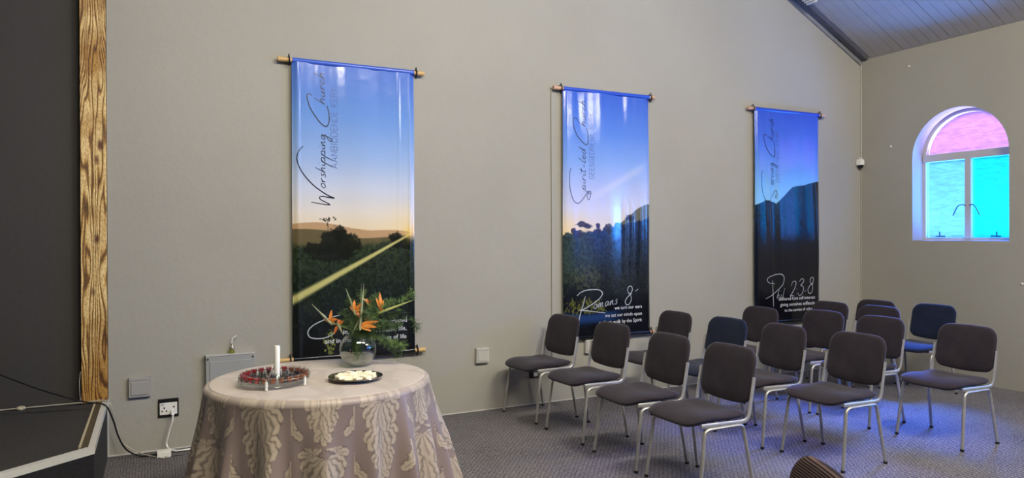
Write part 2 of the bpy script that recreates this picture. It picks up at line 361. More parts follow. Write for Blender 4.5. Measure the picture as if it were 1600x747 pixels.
for k in range(nb):
    y1 = D-.02-k*BW; y0 = y1-BW+(.005 if k % 5 == 4 else .0014)
    if bmesh_boards is None:
        # board in local space: x along slope (downwards), y width, z thickness, with chamfered lower edges
        w0 = BW-.0016; ch = .0022; prof = [(0,.012),(0,ch),(ch,0),(w0-ch,0),(w0,ch),(w0,.012)]
        mb = MB(); vs = [(0,a,b) for a,b in prof]+[(LEN,a,b) for a,b in prof]
        mb.add(vs, [(i,(i+1)%6,6+(i+1)%6,6+i) for i in range(6)]); o = mb.build('ceiling_board', M['ceil'], ceil); bmesh_boards = o
    else:
        o = bmesh_boards.copy(); C.objects.link(o); o.parent = ceil
    zt = EAVE+SL*(X-RIDGE_X)
    o.location = (RIDGE_X, y0, zt + .006); o.rotation_euler = (0, math.atan(SL), 0)
    if k % 5 == 4: o.scale = (1, .955, 1)

# sloping trims along the gable
def slope_box(name, x0, x1, y0, y1, d0, d1, mt, parent=None):
    vs = [(x, y, roof(x)-d) for x in (x0, x1) for y in (y0, y1) for d in (d0, d1)]
    mb = MB(); mb.add(vs, [(0,1,3,2),(4,6,7,5),(0,4,5,1),(2,3,7,6),(0,2,6,4),(1,5,7,3)]); return mb.build(name, mt, parent)
struct(slope_box('trim_1', RIDGE_X, X, D-.018, D, -.01, .058, M['cornice']))
struct(slope_box('trim_2', RIDGE_X, X-.01, D-.10, D-.045, -.02, .012, M['rafter']))  # darker grey puts the shade of the rafter's underside into its colour
struct(slope_box('trim_3', RIDGE_X, X-.04, D-.16, D-.10, -.02, .004, M['cornice']))
struct(bx('trim_4', (-.292, D-.006, 0), (-.283, D+.02, .41), M['edge']))
struct(bx('baseboard_back', (-.285, D-.005, 0), (X, D, .008), M['edge']))
struct(bx('trim_5', (X-.012, D-.012, 0), (X, D, EAVE-.02), M['wall']))

# ------------------------------------------------------------------ stage
stg = tag(empty('stage'), 'low dark carpeted stage with white edge strip at the left', 'stage')
ZS = .395
poly = [(-.292, D-.001), (-.293, 4.535), (-.671, 4.233), (-3.4, 2.05), (XL+.004, 2.05), (XL+.004, D+.066), (-.292, D+.066)]
def prism(name, pl, z0, z1, mt, parent=None):
    n = len(pl); mb = MB(); mb.add([(x,y,z0) for x,y in pl]+[(x,y,z1) for x,y in pl], [tuple(reversed(range(n))), tuple(range(n,2*n))]+[(i,(i+1)%n,n+(i+1)%n,n+i) for i in range(n)])
    o = mb.build(name, mt, parent)
    bm = bmesh.new(); bm.from_mesh(o.data); bmesh.ops.recalc_face_normals(bm, faces=bm.faces[:]); bm.to_mesh(o.data); bm.free(); return o
prism('stage_skirt', poly, 0, ZS-.03, M['stage_side'], stg)
prism('stage_carpet', poly, ZS-.03, ZS-.004, M['stage_carpet'], stg)
def strip(name, a, b, off0, off1, z0, z1, mt):
    # a strip along a->b, inset to the left by off
    a = Vector(a); b = Vector(b); d = (b-a).normalized(); nrm = Vector((-d.y, d.x))
    return [a+nrm*off0, b+nrm*off0, b+nrm*off1, a+nrm*off1]
A_, B_, C_ = Vector((-.293, D)), Vector((-.293, 4.535)), Vector((-3.4, 2.05))
def inset(o):
    d2 = (C_-B_).normalized(); n2 = Vector((d2.y, -d2.x)); n2 = n2 if n2.dot(Vector((-1,1))) > 0 else -n2
    # corner of the two inset lines
    x = A_.x-o; p = B_+n2*o; t = (x-p.x)/d2.x
    return Vector((x, D)), p+d2*t, C_+n2*o
def nose(name, o0, o1, z1, mt, seg):
    a0,b0,c0 = inset(o0); a1,b1,c1 = inset(o1)
    pl = [a0,b0,b1,a1] if seg == 0 else [b0,c0,c1,b1]
    prism(name, [(p.x,p.y) for p in pl], ZS-.032, z1, mt, stg)
nose('edge_strip', -.003, .030, ZS+.004, M['white_trim'], 0); nose('edge_strip', -.003, .038, ZS+.004, M['white_trim'], 1)
nose('wood_strip', .030, .066, ZS+.001, M['brown_trim'], 0); nose('cream_strip', .066, .078, ZS+.004, M['cream_trim'], 0)
nose('wood_strip', .038, .048, ZS+.001, M['brown_trim'], 1)
post = bx('timber_post', (-.447, D-.012, ZS-.002), (-.288, D+.068, 5.0), M['pine'], None, .004); tag(post, 'scorched pine timber post standing at the edge of the stage', 'post')
tag(MB().tube(smooth_path([(-.452,D-.02,.62),(-.458,D-.02,.55),(-.455,D-.02,.45),(-.447,D-.025,.402)],4), .0025, 5).build('thin_cable', M['cable_grey']), 'thin pale wire running down the left edge of the timber post', 'cable')
tag(MB().lathe([(0,.0),(.022,0),(.03,.01),(.026,.02),(.01,.026),(0,.026)], (-.80, D+.0, ZS-.004), 10).build('crumpled_tissue', M['cream_trim']), 'small crumpled pale scrap lying on the stage against the dark wall', 'scrap')
children(stg)

# cables and electrical fittings
yb = D-.03
tag(MB().tube(smooth_path([(-1.35,D-.0,.408),(-.92,D+.005,.402),(-.6,D-.01,.405),(-.44,D-.03,.408),(-.3,D-.05,.412),(-.262,D-.07,.36),(-.235,D-.06,.22),(-.19,D-.07,.10),(-.09,D-.1,.03),(0.0,D-.17,.008),(.06,D-.24,.008),(.09,D-.18,.01)],6), .0045, 6).build('grey_cable', M['cable_grey']), 'cream cable along the back of the stage dropping to the floor by the adapter', 'cable')
tag(MB().tube(smooth_path([(-1.9,4.9,1.2),(-1.28,5.25,.92),(-1.0,5.33,.80),(-.78,5.4,.66),(-.62,5.47,.56),(-.42,5.55,.455),(-.3,5.6,.41),(-.25,5.62,.30),(-.22,5.64,.18),(-.17,5.66,.07),(-.08,5.66,.012),(.03,5.68,.008)],6), .006, 6).build('black_cable', M['cable_black']), 'black cable sagging over the stage corner down to the floor', 'cable')
tag(MB().tube(smooth_path([(.125,D-.05,.268),(.122,D-.055,.22),(.095,D-.05,.12),(.085,D-.06,.04),(.14,D-.1,.012),(.24,D-.09,.008),(.36,D-.05,.008),(.5,D-.05,.008)],6), .0065, 8).build('white_cable', M['cable_white']), 'white power cable hanging from the wall socket to the floor', 'cable')
ring = [(.17+.1*math.cos(a), D-.16+.05*math.sin(a), .006) for a in [2*PI*k/20 for k in range(21)]]
tag(MB().tube(ring, .0025, 5).build('cable_loop', M['cable_black']), 'thin dark cable loop lying on the carpet beside the white adapter', 'cable')
ad = bx('power_adapter', (.02, D-.21, .0), (.11, D-.14, .045), M['white'], None, .008); tag(ad, 'white power adapter block on the carpet under the wall socket', 'adapter')
def plate(name, x0, x1, z0, z1, t, label, mt1, mt2):
    o = empty(name, ((x0+x1)/2, D, z0)); tag(o, label, 'wall plate'); hw = (x1-x0)/2; h = z1-z0
    bx('cover', (-hw, -t, 0), (hw, 0, h), mt1, o, .006); bx('lid', (-hw*.78, -t-.006, h*.12), (hw*.78, -t+.001, h*.78), mt2, o, .004)
    bx('rim', (-hw*.92, -t-.003, h*.84), (hw*.92, -t+.001, h*.95), mt1, o, .001); return o
plate('blank_wall_plate', -.158, -.016, .408, .55, .03, 'square grey blank plate on the wall beside the timber post', M['plastic'], M['plastic'])
plate('blank_wall_plate', 2.55, 2.672, .43, .562, .035, 'pale grey box plate on the wall between first banner and chairs', M['plastic_lt'], M['plastic_lt'])
plate('blank_wall_plate', 3.69, 3.80, .43, .56, .035, 'pale box plate on the wall below the middle banner behind chairs', M['plastic_lt'], M['plastic_lt'])
so = tag(empty('wall_socket', (.098, D, .242)), 'white power socket in black surround with plugged white cable', 'socket')
bx('surround', (-.068,-.012,0), (.068,0,.133), M['black'], so, .004); fp = bx('face_plate', (-.058,-.02,.018), (.058,-.01,.105), M['white'], so, .004)
for hx, hz in ((-.028,.068),(-.042,.045),(-.014,.045),(.035,.072)): bx('socket_hole', (hx-.005,-.0215,hz-.005), (hx+.005,-.019,hz+.005), M['black'], fp)
bx('rocker_switch', (-.05,-.024,.088), (-.03,-.019,.098), M['plastic_lt'], fp)
MB().tube([(.025,-.015,.045),(.026,-.045,.04),(.026,-.05,.02)], .012, 10).build('plug', M['white'], so)
so2 = tag(empty('wall_socket', (3.146, D, .245)), 'small black wall socket low on the wall under the first chair', 'socket')
bx('surround', (-.05,-.02,0), (.05,0,.06), M['black'], so2, .004); bx('face_plate', (-.02,-.03,.015), (.02,-.018,.05), M['white'], so2, .003)
pn = tag(empty('wall_cabinet', (.52, D, .24)), 'grey metal wall cabinet behind the left side of the round table', 'cabinet')
bx('body', (-.172,-.05,0), (.172,0,.425), M['panelmetal'], pn, .005); dr = bx('door', (-.145,-.056,.025), (.145,-.048,.385), M['panelmetal'], pn, .003)
bx('top_rail', (-.175,-.054,.425), (.175,0,.436), M['plastic_lt'], pn, .002)
for sx in (-.158,.158): MB().tube([(sx,-.056,.405),(sx,-.049,.405)], .006, 10).build('screw', M['black'], pn)
bt = tag(empty('squeeze_bottle', (.532, D-.028, .676)), 'small clear squeeze bottle of yellow liquid on top of the grey cabinet', 'bottle')
MB().lathe([(0,0),(.019,0),(.021,.006),(.021,.03),(.018,.045),(.010,.06),(.007,.075),(0,.075)], (0,0,0), 16).build('bottle_body', clear('clear_plastic', (235,235,225), .2, .2), bt)
MB().lathe([(0,.002),(.018,.002),(.018,.024),(0,.024)], (0,0,0), 16).build('liquid', M['soap'], bt)
MB().tube(smooth_path([(0,0,.07),(0,0,.1),(.012,0,.118),(.035,0,.13)],4), .004, 8).build('nozzle', M['white'], bt)
se = tag(empty('motion_sensor', (X-.055, D-.045, 2.36)), 'white motion sensor high in the corner with dark lens underneath', 'sensor')
bx('sensor_body', (-.035,-.02,.03), (.035,.04,.10), M['white'], se, .006); MB().lathe([(0,-.012),(.02,-.005),(.033,.02),(.035,.032),(0,.032)], (0,.008,0), 14).build('lens', M['black'], se)
bx('mounting_plate', (-.03,.0,.10), (.03,.04,.125), M['plastic_lt'], se)
tag(bx('cable_conduit', (3.331, D-.012, .35), (3.343, D, 2.94), M['wall'], None, .002), 'thin wall-coloured vertical conduit left of the middle banner', 'conduit')
tag(bx('corner_wire', (X-.012, D-.02, 2.48), (X-.006, D-.012, 3.62), M['edge']), 'thin pale wire running up the corner from the motion sensor', 'cable')
tag(MB().lathe([(0,.0),(.012,0),(.01,.008),(0,.01)], (0,0,0), 10).build('wall_hook', M['white']), 'tiny white knob on the right wall between corner and arched window', 'hook')
hk = bpy.data.objects['wall_hook']; hk.location = (X, 5.395, 2.58); hk.rotation_euler = (0,-PI/2,0)
hk2 = hk.copy(); C.objects.link(hk2); hk2.location = (X, 5.17, 3.46); hk2['label'] = 'tiny pale knob high on the right wall below the ceiling'
hk3 = hk.copy(); C.objects.link(hk3); hk3.location = (X, 4.0, 1.065); hk3['label'] = 'small pale knob at mid height by the right edge of the picture'
# slatted light fitting clipped to the rafter
lf = tag(empty('slatted_light_fitting', (6.47, D-.20, 4.19)), 'cream slatted light fitting at the top of the sloping ceiling trim', 'light fitting')
lf.rotation_euler = (0, math.atan(SL), 0)
bx('housing', (-.13,-.06,.0), (.13,.06,.05), M['plastic_lt'], lf, .004)
for k in range(7): bx('slat', (-.12+k*.036,-.058,-.012), (-.108+k*.036,.058,.0), M['white'], lf)

# ------------------------------------------------------------------ noise for painting
def vnoise(x, y, seed=0):
    r = np.random.default_rng(seed); T = r.random((256, 256)); xi = np.floor(x).astype(int); yi = np.floor(y).astype(int); fx = x-xi; fy = y-yi
    fx = fx*fx*(3-2*fx); fy = fy*fy*(3-2*fy); g = lambda a, b: T[a & 255, b & 255]
    return (g(xi,yi)*(1-fx)+g(xi+1,yi)*fx)*(1-fy)+(g(xi,yi+1)*(1-fx)+g(xi+1,yi+1)*fx)*fy
def fbm(x, y, o=4, seed=0):
    s = 0; a = .5; t = 0
    for i in range(o): s = s+a*vnoise(x*2**i+7*i, y*2**i+3*i, seed+i); t += a; a *= .55
    return s/t
def ss(a, b, x): t = np.clip((x-a)/(b-a), 0, 1); return t*t*(3-2*t)
def lerp_cols(z, stops):
    zz = [s[0] for s in stops]; cs = np.array([s[1] for s in stops], float)
    return np.stack([np.interp(z, zz, cs[:,i]) for i in range(3)], -1)
def over(col, c, a): c = np.array(c, float); return col*(1-a[...,None]) + c*a[...,None]
def crown(u, z, cu, cz, ru, rz, seed, soft=.25):
    d = np.hypot((u-cu)/ru, (z-cz)/rz); n = fbm(u*34, z*34, 3, seed); return 1-ss(.75, 1.0, d+(n-.5)*.9)

# banner pictures (printed on the vinyl; sRGB painted per vertex)
def paint1(u, z):
    c = lerp_cols(z, [(1.5,(222,196,150)),(1.62,(230,212,178)),(1.75,(224,216,204)),(1.95,(198,206,222)),(2.2,(150,178,222)),(2.55,(104,146,212)),(2.93,(74,112,196))])
    c = over(c, (246,220,160), ss(.6,1,u)*ss(1.9,1.6,z)*.5)
    far = 1.655-.03*ss(.3,.9,u)-.05*u*u+.018*np.sin(u*9)+.01*(fbm(u*8,u*0,3,5)-.5)
    c = over(c, (186,152,112), ss(far+.003, far-.003, z))
    near = 1.605-.045*ss(.35,.55,u)+.012*np.sin(u*7+1)-.012*u; c = over(c, (100,90,62), ss(near+.004, near-.004, z))
    c = over(c, (150,116,70), ss(near, near-.03, z)*ss(.5,.9,u)*.7*ss(1.45,1.54,z))
    n = fbm(u*22, z*16, 5, 11); n2 = fbm(u*60, z*50, 4, 21)
    edge = 1.50-.04*np.sin(u*5)+.05*(n-.5)
    g = lerp_cols(z, [(.6,(12,15,17)),(.9,(20,26,24)),(1.15,(30,40,30)),(1.45,(44,54,36)),(1.6,(62,66,42))])
    g = g*(.45+1.1*n2[...,None])
    a = ss(edge+.03, edge-.03, z); c = c*(1-a[...,None])+g*a[...,None]
    for t in ((.365,1.59,.075,.07,1),(.33,1.53,.13,.08,2),(.42,1.50,.12,.09,3),(.2,1.46,.14,.06,4),(.30,1.42,.2,.07,5),(.84,1.545,.075,.05,6),(.9,1.50,.1,.06,7)):
        k = crown(u, z, *t[:4], t[4]+30); c = c*(1-k[...,None]*.85)+(np.array((24,28,20))*(.5+.9*n2[...,None]))*k[...,None]*.85
    for t in ((.27,1.69,.055,.02,8),(.31,1.70,.05,.016,9)): c = over(c, (44,40,28), crown(u, z, *t[:4], t[4]+30, )*(n2>.5)*.9)
    c = over(c, (40,34,24), ((np.abs(u-.27-.1*(1.66-z))<.004)&(z<1.69)&(z>1.6)).astype(float)*.8)
    # the sunbeam in the printed photograph
    x0,z0,x1,z1 = .97,1.58,.0,1.06; dx,dz = x1-x0,z1-z0; L = math.hypot(dx,dz); t = ((u-x0)*dx+(z-z0)*dz)/L/L; d = np.abs((u-x0)*dz-(z-z0)*dx)/L
    wd = .008+.032*np.clip(t,0,1); c = over(c, (206,198,124), ss(1.25,.3,d/wd)*ss(-.01,.03,t)*.92)
    c = over(c, (246,206,110), np.exp(-((u-.97)**2+(z-1.585)**2)/.0035)*.8)
    # speckled foliage near the foot
    k = crown(u, z, .29, .70, .05, .13, 77)*(fbm(u*120,z*120,2,50)>.6); c = over(c, (150,158,70), k*.9)
    k = ss(.62,.8,fbm(u*70,z*60,3,60))*ss(1.25,.9,z)*ss(.66,.8,z)*.35; return over(c, (70,86,56), k)
def paint2(u, z):
    c = lerp_cols(z, [(1.5,(232,208,168)),(1.62,(226,214,200)),(1.8,(206,206,226)),(2.0,(176,188,228)),(2.25,(128,164,228)),(2.55,(84,130,218)),(2.93,(58,98,200))])
    c = over(c, (238,208,150), ss(.5,.0,u)*ss(1.85,1.58,z)*.6)
    d = np.abs((z-1.86)-(u-.2)*.52); c = over(c, (216,216,232), ss(.07,.0,d)*.35*ss(.1,.4,u)*ss(1.02,.8,u))
    n = fbm(u*22, z*18, 5, 111); n2 = fbm(u*60, z*50, 4, 121)
    mt = 1.60+.27*ss(.45,1.0,u)+.01*(n-.5); c = over(c, (104,106,92), ss(mt+.004,mt-.004,z)*ss(.4,.6,u))
    edge = 1.575+.03*ss(.1,.3,u)+.075*ss(.35,.75,u)+.05*ss(.8,1,u)+.06*(n-.5)+.03*(n2-.5)
    g = lerp_cols(z, [(.6,(8,10,16)),(.9,(14,17,24)),(1.1,(26,32,34)),(1.3,(34,46,62)),(1.6,(42,58,92))])
    g = g*(1-.35*ss(.6,1,u)[...,None]); g = over(g, (52,66,54), ss(.45,.05,u)*.7*ss(1.0,1.2,z)); g = g*(.5+1.0*n2[...,None])
    a = ss(edge+.008, edge-.008, z); c = c*(1-a[...,None])+g*a[...,None]
    for t in ((.2,1.665,.075,.03,1),(.27,1.645,.05,.025,2),(.38,1.65,.03,.03,3),(.1,1.60,.035,.035,4),(.16,1.575,.06,.04,5),(.5,1.62,.07,.05,6),(.62,1.65,.06,.04,7),(.75,1.73,.075,.035,8),(.37,1.6,.04,.03,9)):
        c = over(c, (46,44,58), crown(u, z, *t[:4], t[4]+130)*.9)
    k = crown(u,z,.25,1.15,.2,.12,150)*(n2>.5); c = over(c, (84,80,52), k*.5)
    k = crown(u,z,.22,.88,.26,.09,151)*ss(.35,.7,fbm(u*90,z*40,3,152)); c = over(c, (110,112,48), k*.9)
    k = ss(.85,.80,z+.02*np.sin(u*6))*ss(.68,.76,z)*ss(.75,.45,u); c = over(c, (34,62,112), k*.9)
    k = ss(.62,.85,fbm(u*70,z*60,3,160))*ss(1.6,1.2,z)*ss(.9,1.0,z)*.4; return over(c, (96,104,86), k)
def paint3(u, z):
    c = lerp_cols(z, [(1.8,(140,200,240)),(2.05,(126,186,240)),(2.3,(98,150,230)),(2.55,(70,114,214)),(2.93,(48,84,190))])
    pts = [(0,1.885),(.06,1.905),(.16,1.94),(.24,1.925),(.31,1.906),(.44,2.0),(.52,2.06),(.59,2.10),(.74,2.12),(.85,2.15),(1.0,2.172)]
    e = np.interp(u, [p[0] for p in pts], [p[1] for p in pts])+.008*(fbm(u*30,u*0,3,200)-.5)
    n2 = fbm(u*50, z*40, 4, 221); g = lerp_cols(z, [(.6,(8,10,18)),(1.3,(12,15,26)),(1.6,(16,26,42)),(1.9,(24,52,80)),(2.15,(26,50,72))])*(.7+.6*n2[...,None])
    g = over(g, (22,22,28), ss(.70,.76,u)*.75); g = over(g, (30,26,34), ss(.03,.0,np.abs(u-.2+.08*(1.9-z))-.03)*ss(1.2,1.4,z)*.8)
    a = ss(e+.004, e-.004, z); return c*(1-a[...,None])+g*a[...,None]

# surface relief shared by vinyl and lettering
def relief(bi, u, z):
    y = .004*np.sin(u*7+bi*2)+.0035*np.sin(u*15+z*1.3+bi)
    y = y + .003*ss(2.4,2.93,z)*(.6*np.sin(u*38+2*np.sin(z*5))+.4*np.sin(u*61+1.5*z))*(.4+1.2*np.abs(u-.5))
    y = y + .003*np.sin(z*4.1+bi+u*2)
    e = np.minimum(u, 1-u); y = y + .016*np.exp(-(e/.022)**2)
    if bi == 1:
        for cu, wd, amp in ((.69,.024,.013),(.77,.020,.009),(.87,.018,.011)): y = y - amp*np.exp(-((u-cu-.01*np.sin(z*5))/wd)**2)*ss(1.05,1.4,z)*ss(1.95,1.7,z)
    if bi == 2:
        for cu, wd, amp in ((.2,.03,.012),(.35,.04,.008),(.62,.12,-.010),(.93,.03,.012)): y = y - amp*np.exp(-((u-cu+.06*(z-1.9))/wd)**2)*ss(.9,1.4,z)*ss(2.4,2.0,z)
    if bi == 0:
        for cu, wd, amp in ((.045,.014,.005),(.955,.012,.006),(.86,.014,.003)): y = y - amp*np.exp(-((u-cu)/wd)**2)
    return y
Y0 = D-.055
def stroke_mesh(mb, bi, x0, pts, wd, smooth=6, taper=True, lift=.0022):
    p = np.array(smooth_path(pts, smooth)) if smooth else np.array(pts, float)
    if not smooth:
        q = []
        for a, b in zip(p, p[1:]):
            for k in range(3): q.append(a+(b-a)*k/3)
        p = np.array(q+[p[-1]])
    t = np.gradient(p, axis=0); t /= np.maximum(np.linalg.norm(t, axis=1), 1e-9)[:,None]; nrm = np.stack([-t[:,1], t[:,0]], 1); n = len(p)
    ww = np.full(n, wd/2)
    if taper: ww *= .55+.45*np.sin(np.linspace(.25, PI-.25, n))
    L = p+nrm*ww[:,None]; R_ = p-nrm*ww[:,None]; vs = []
    for q in (L, R_):
        yy = Y0+relief(bi, q[:,0], q[:,1])-lift; vs += [(x0+q[i,0], yy[i], q[i,1]) for i in range(n)]
    mb.add(vs, [(i, n+i, n+i+1, i+1) for i in range(n-1)])
# handwriting and plain capitals as single strokes
SC = {
 'a': (1.1, [[(.8,.8),(.5,1),(.15,.7),(.1,.25),(.35,0),(.65,.3),(.8,.9),(.75,.2),(1.0,.1)]]),
 'c': (.9, [[(.75,.8),(.5,1),(.15,.6),(.15,.2),(.4,0),(.9,.25)]]),
 'd': (1.1, [[(.75,.8),(.45,1),(.1,.6),(.15,.1),(.45,.05),(.75,.6),(1.05,2.3),(.8,.3),(1.0,.1)]]),
 'e': (.9, [[(.1,.45),(.55,.6),(.65,.9),(.4,1),(.12,.6),(.2,.1),(.5,0),(.9,.3)]]),
 'g': (1.1, [[(.8,.8),(.5,1),(.15,.7),(.15,.2),(.45,.1),(.8,.9),(.7,-.6),(.45,-1.7),(.1,-1.5),(.2,-.9),(1.0,.1)]]),
 'h': (1.1, [[(.55,2.5),(.3,1.2),(.05,0),(.3,.7),(.6,1),(.75,.8),(.7,.15),(1.0,.1)]]),
 'i': (.55, [[(.15,.9),(.15,.2),(.5,.1)], [(.3,1.5),(.32,1.62)]]),
 'l': (.6, [[(.65,2.4),(.3,1.1),(.1,.2),(.25,0),(.55,.2)]]),
 'm': (1.5, [[(.05,.95),(.1,0),(.3,.8),(.5,.95),(.55,0),(.8,.85),(1.0,.95),(1.05,.1),(1.35,.1)]]),
 'n': (1.05, [[(.05,.95),(.1,0),(.35,.8),(.6,.95),(.65,.1),(.95,.1)]]),
 'o': (1.0, [[(.5,1),(.15,.7),(.15,.2),(.45,0),(.75,.3),(.75,.8),(.5,1),(.9,.85)]]),
 'p': (1.1, [[(.2,1.0),(-.1,-.6),(-.35,-1.9)], [(.05,.2),(.35,.9),(.65,1),(.85,.6),(.6,.1),(.2,.15),(1.0,.1)]]),
 'r': (.8, [[(.1,.9),(.1,0),(.2,.6),(.45,1),(.7,.9)]]),
 's': (.8, [[(.65,1),(.3,.9),(.35,.6),(.6,.35),(.45,0),(.05,.05)]]),
 't': (.7, [[(.5,2.0),(.3,1.0),(.15,.2),(.3,0),(.6,.2)], [(.0,1.35),(.75,1.5)]]),
 'u': (1.05, [[(.1,.95),(.1,.2),(.35,0),(.65,.5),(.75,.95),(.7,.1),(.95,.1)]]),
 'v': (.9, [[(.1,.95),(.3,0),(.75,.95)]]),
 '-': (1.0, [[(.15,.55),(.8,.55)]]), ' ': (.6, [])}
CAP = {'A': [[(0,0),(.4,1),(.8,0)],[(.15,.35),(.65,.35)]], 'B': [[(0,0),(0,1),(.5,1),(.6,.8),(.5,.55),(0,.55)],[(.5,.55),(.65,.3),(.5,0),(0,0)]],
 'D': [[(0,0),(0,1),(.4,1),(.7,.7),(.7,.3),(.4,0),(0,0)]], 'E': [[(.55,0),(0,0),(0,1),(.55,1)],[(0,.52),(.5,.52)]],
 'G': [[(.75,.8),(.5,1),(.2,.9),(0,.5),(.2,.1),(.5,0),(.75,.2),(.75,.45),(.45,.45)]], 'I': [[(.1,0),(.1,1)]], 'K': [[(0,0),(0,1)],[(.6,1),(.05,.45),(.65,0)]],
 'N': [[(0,0),(0,1),(.7,0),(.7,1)]], 'R': [[(0,0),(0,1),(.5,1),(.62,.75),(.5,.5),(0,.5)],[(.35,.5),(.65,0)]],
 'S': [[(.6,.85),(.35,1),(.05,.8),(.1,.6),(.5,.45),(.6,.2),(.35,0),(0,.15)]], 'W': [[(0,1),(.25,0),(.5,.9),(.75,0),(1.,1)]]}
CW = {'I': .2, 'W': 1., 'A': .8, 'N': .7, 'D': .7, 'G': .75, 'B': .65, 'E': .55, 'K': .65, 'R': .65, 'S': .6}
def script_word(mb, bi, x0, word, xb, za, zb_, xh, wd, rot=True, base=None, slant=.35):
    tot = sum(SC[c][0] for c in word); k = (zb_-za)/tot; a = 0
    for c in word:
        for st in SC[c][1]:
            pts = []
            for px, py in st:
                s_ = (a+px)*k + py*xh*slant*.6; h = py*xh
                if rot: pts.append((xb-h, za+s_))
                else: pts.append((za+s_, base(s_)+h))
            stroke_mesh(mb, bi, x0, pts, wd, 4)
        a += SC[c][0]
def caps_word(root, bi, x0, word, xb, za, zb_, h, wd):
    tot = sum((CW[c]+.28) if c != ' ' else .6 for c in word); k = (zb_-za)/tot; a = 0
    for part in word.split(' '):
        mb = MB()
        for c in part:
            for st in CAP[c]: stroke_mesh(mb, bi, x0, [(xb-py*h, za+(a+px)*k) for px, py in st], wd, 0, False)
            a += CW[c]+.28
        a += .6; txt(mb, 'capital_lettering', M['ink_soft'], root)
def font_line(root, bi, x0, text, xr, zb_, width):
    mb = MB()
    cu = bpy.data.curves.new('t', 'FONT'); cu.body = text; cu.size = 1; cu.resolution_u = 3; cu.offset = .0
    o = bpy.data.objects.new('t', cu); C.objects.link(o); dg = bpy.context.evaluated_depsgraph_get(); me = o.evaluated_get(dg).to_mesh()
    co = np.array([v.co[:] for v in me.vertices]); fs = [tuple(p.vertices) for p in me.polygons]; k = width/(co[:,0].max()-co[:,0].min())
    q = np.stack([xr-width+(co[:,0]-co[:,0].min())*k, zb_+co[:,1]*k], 1); yy = Y0+relief(bi, q[:,0], q[:,1])-.0028
    mb.add([(x0+q[i,0], yy[i], q[i,1]) for i in range(len(q))], fs)
    txt(mb, 'white_lettering', M['ink_white'], root); o.evaluated_get(dg).to_mesh_clear(); bpy.data.objects.remove(o); bpy.data.curves.remove(cu)
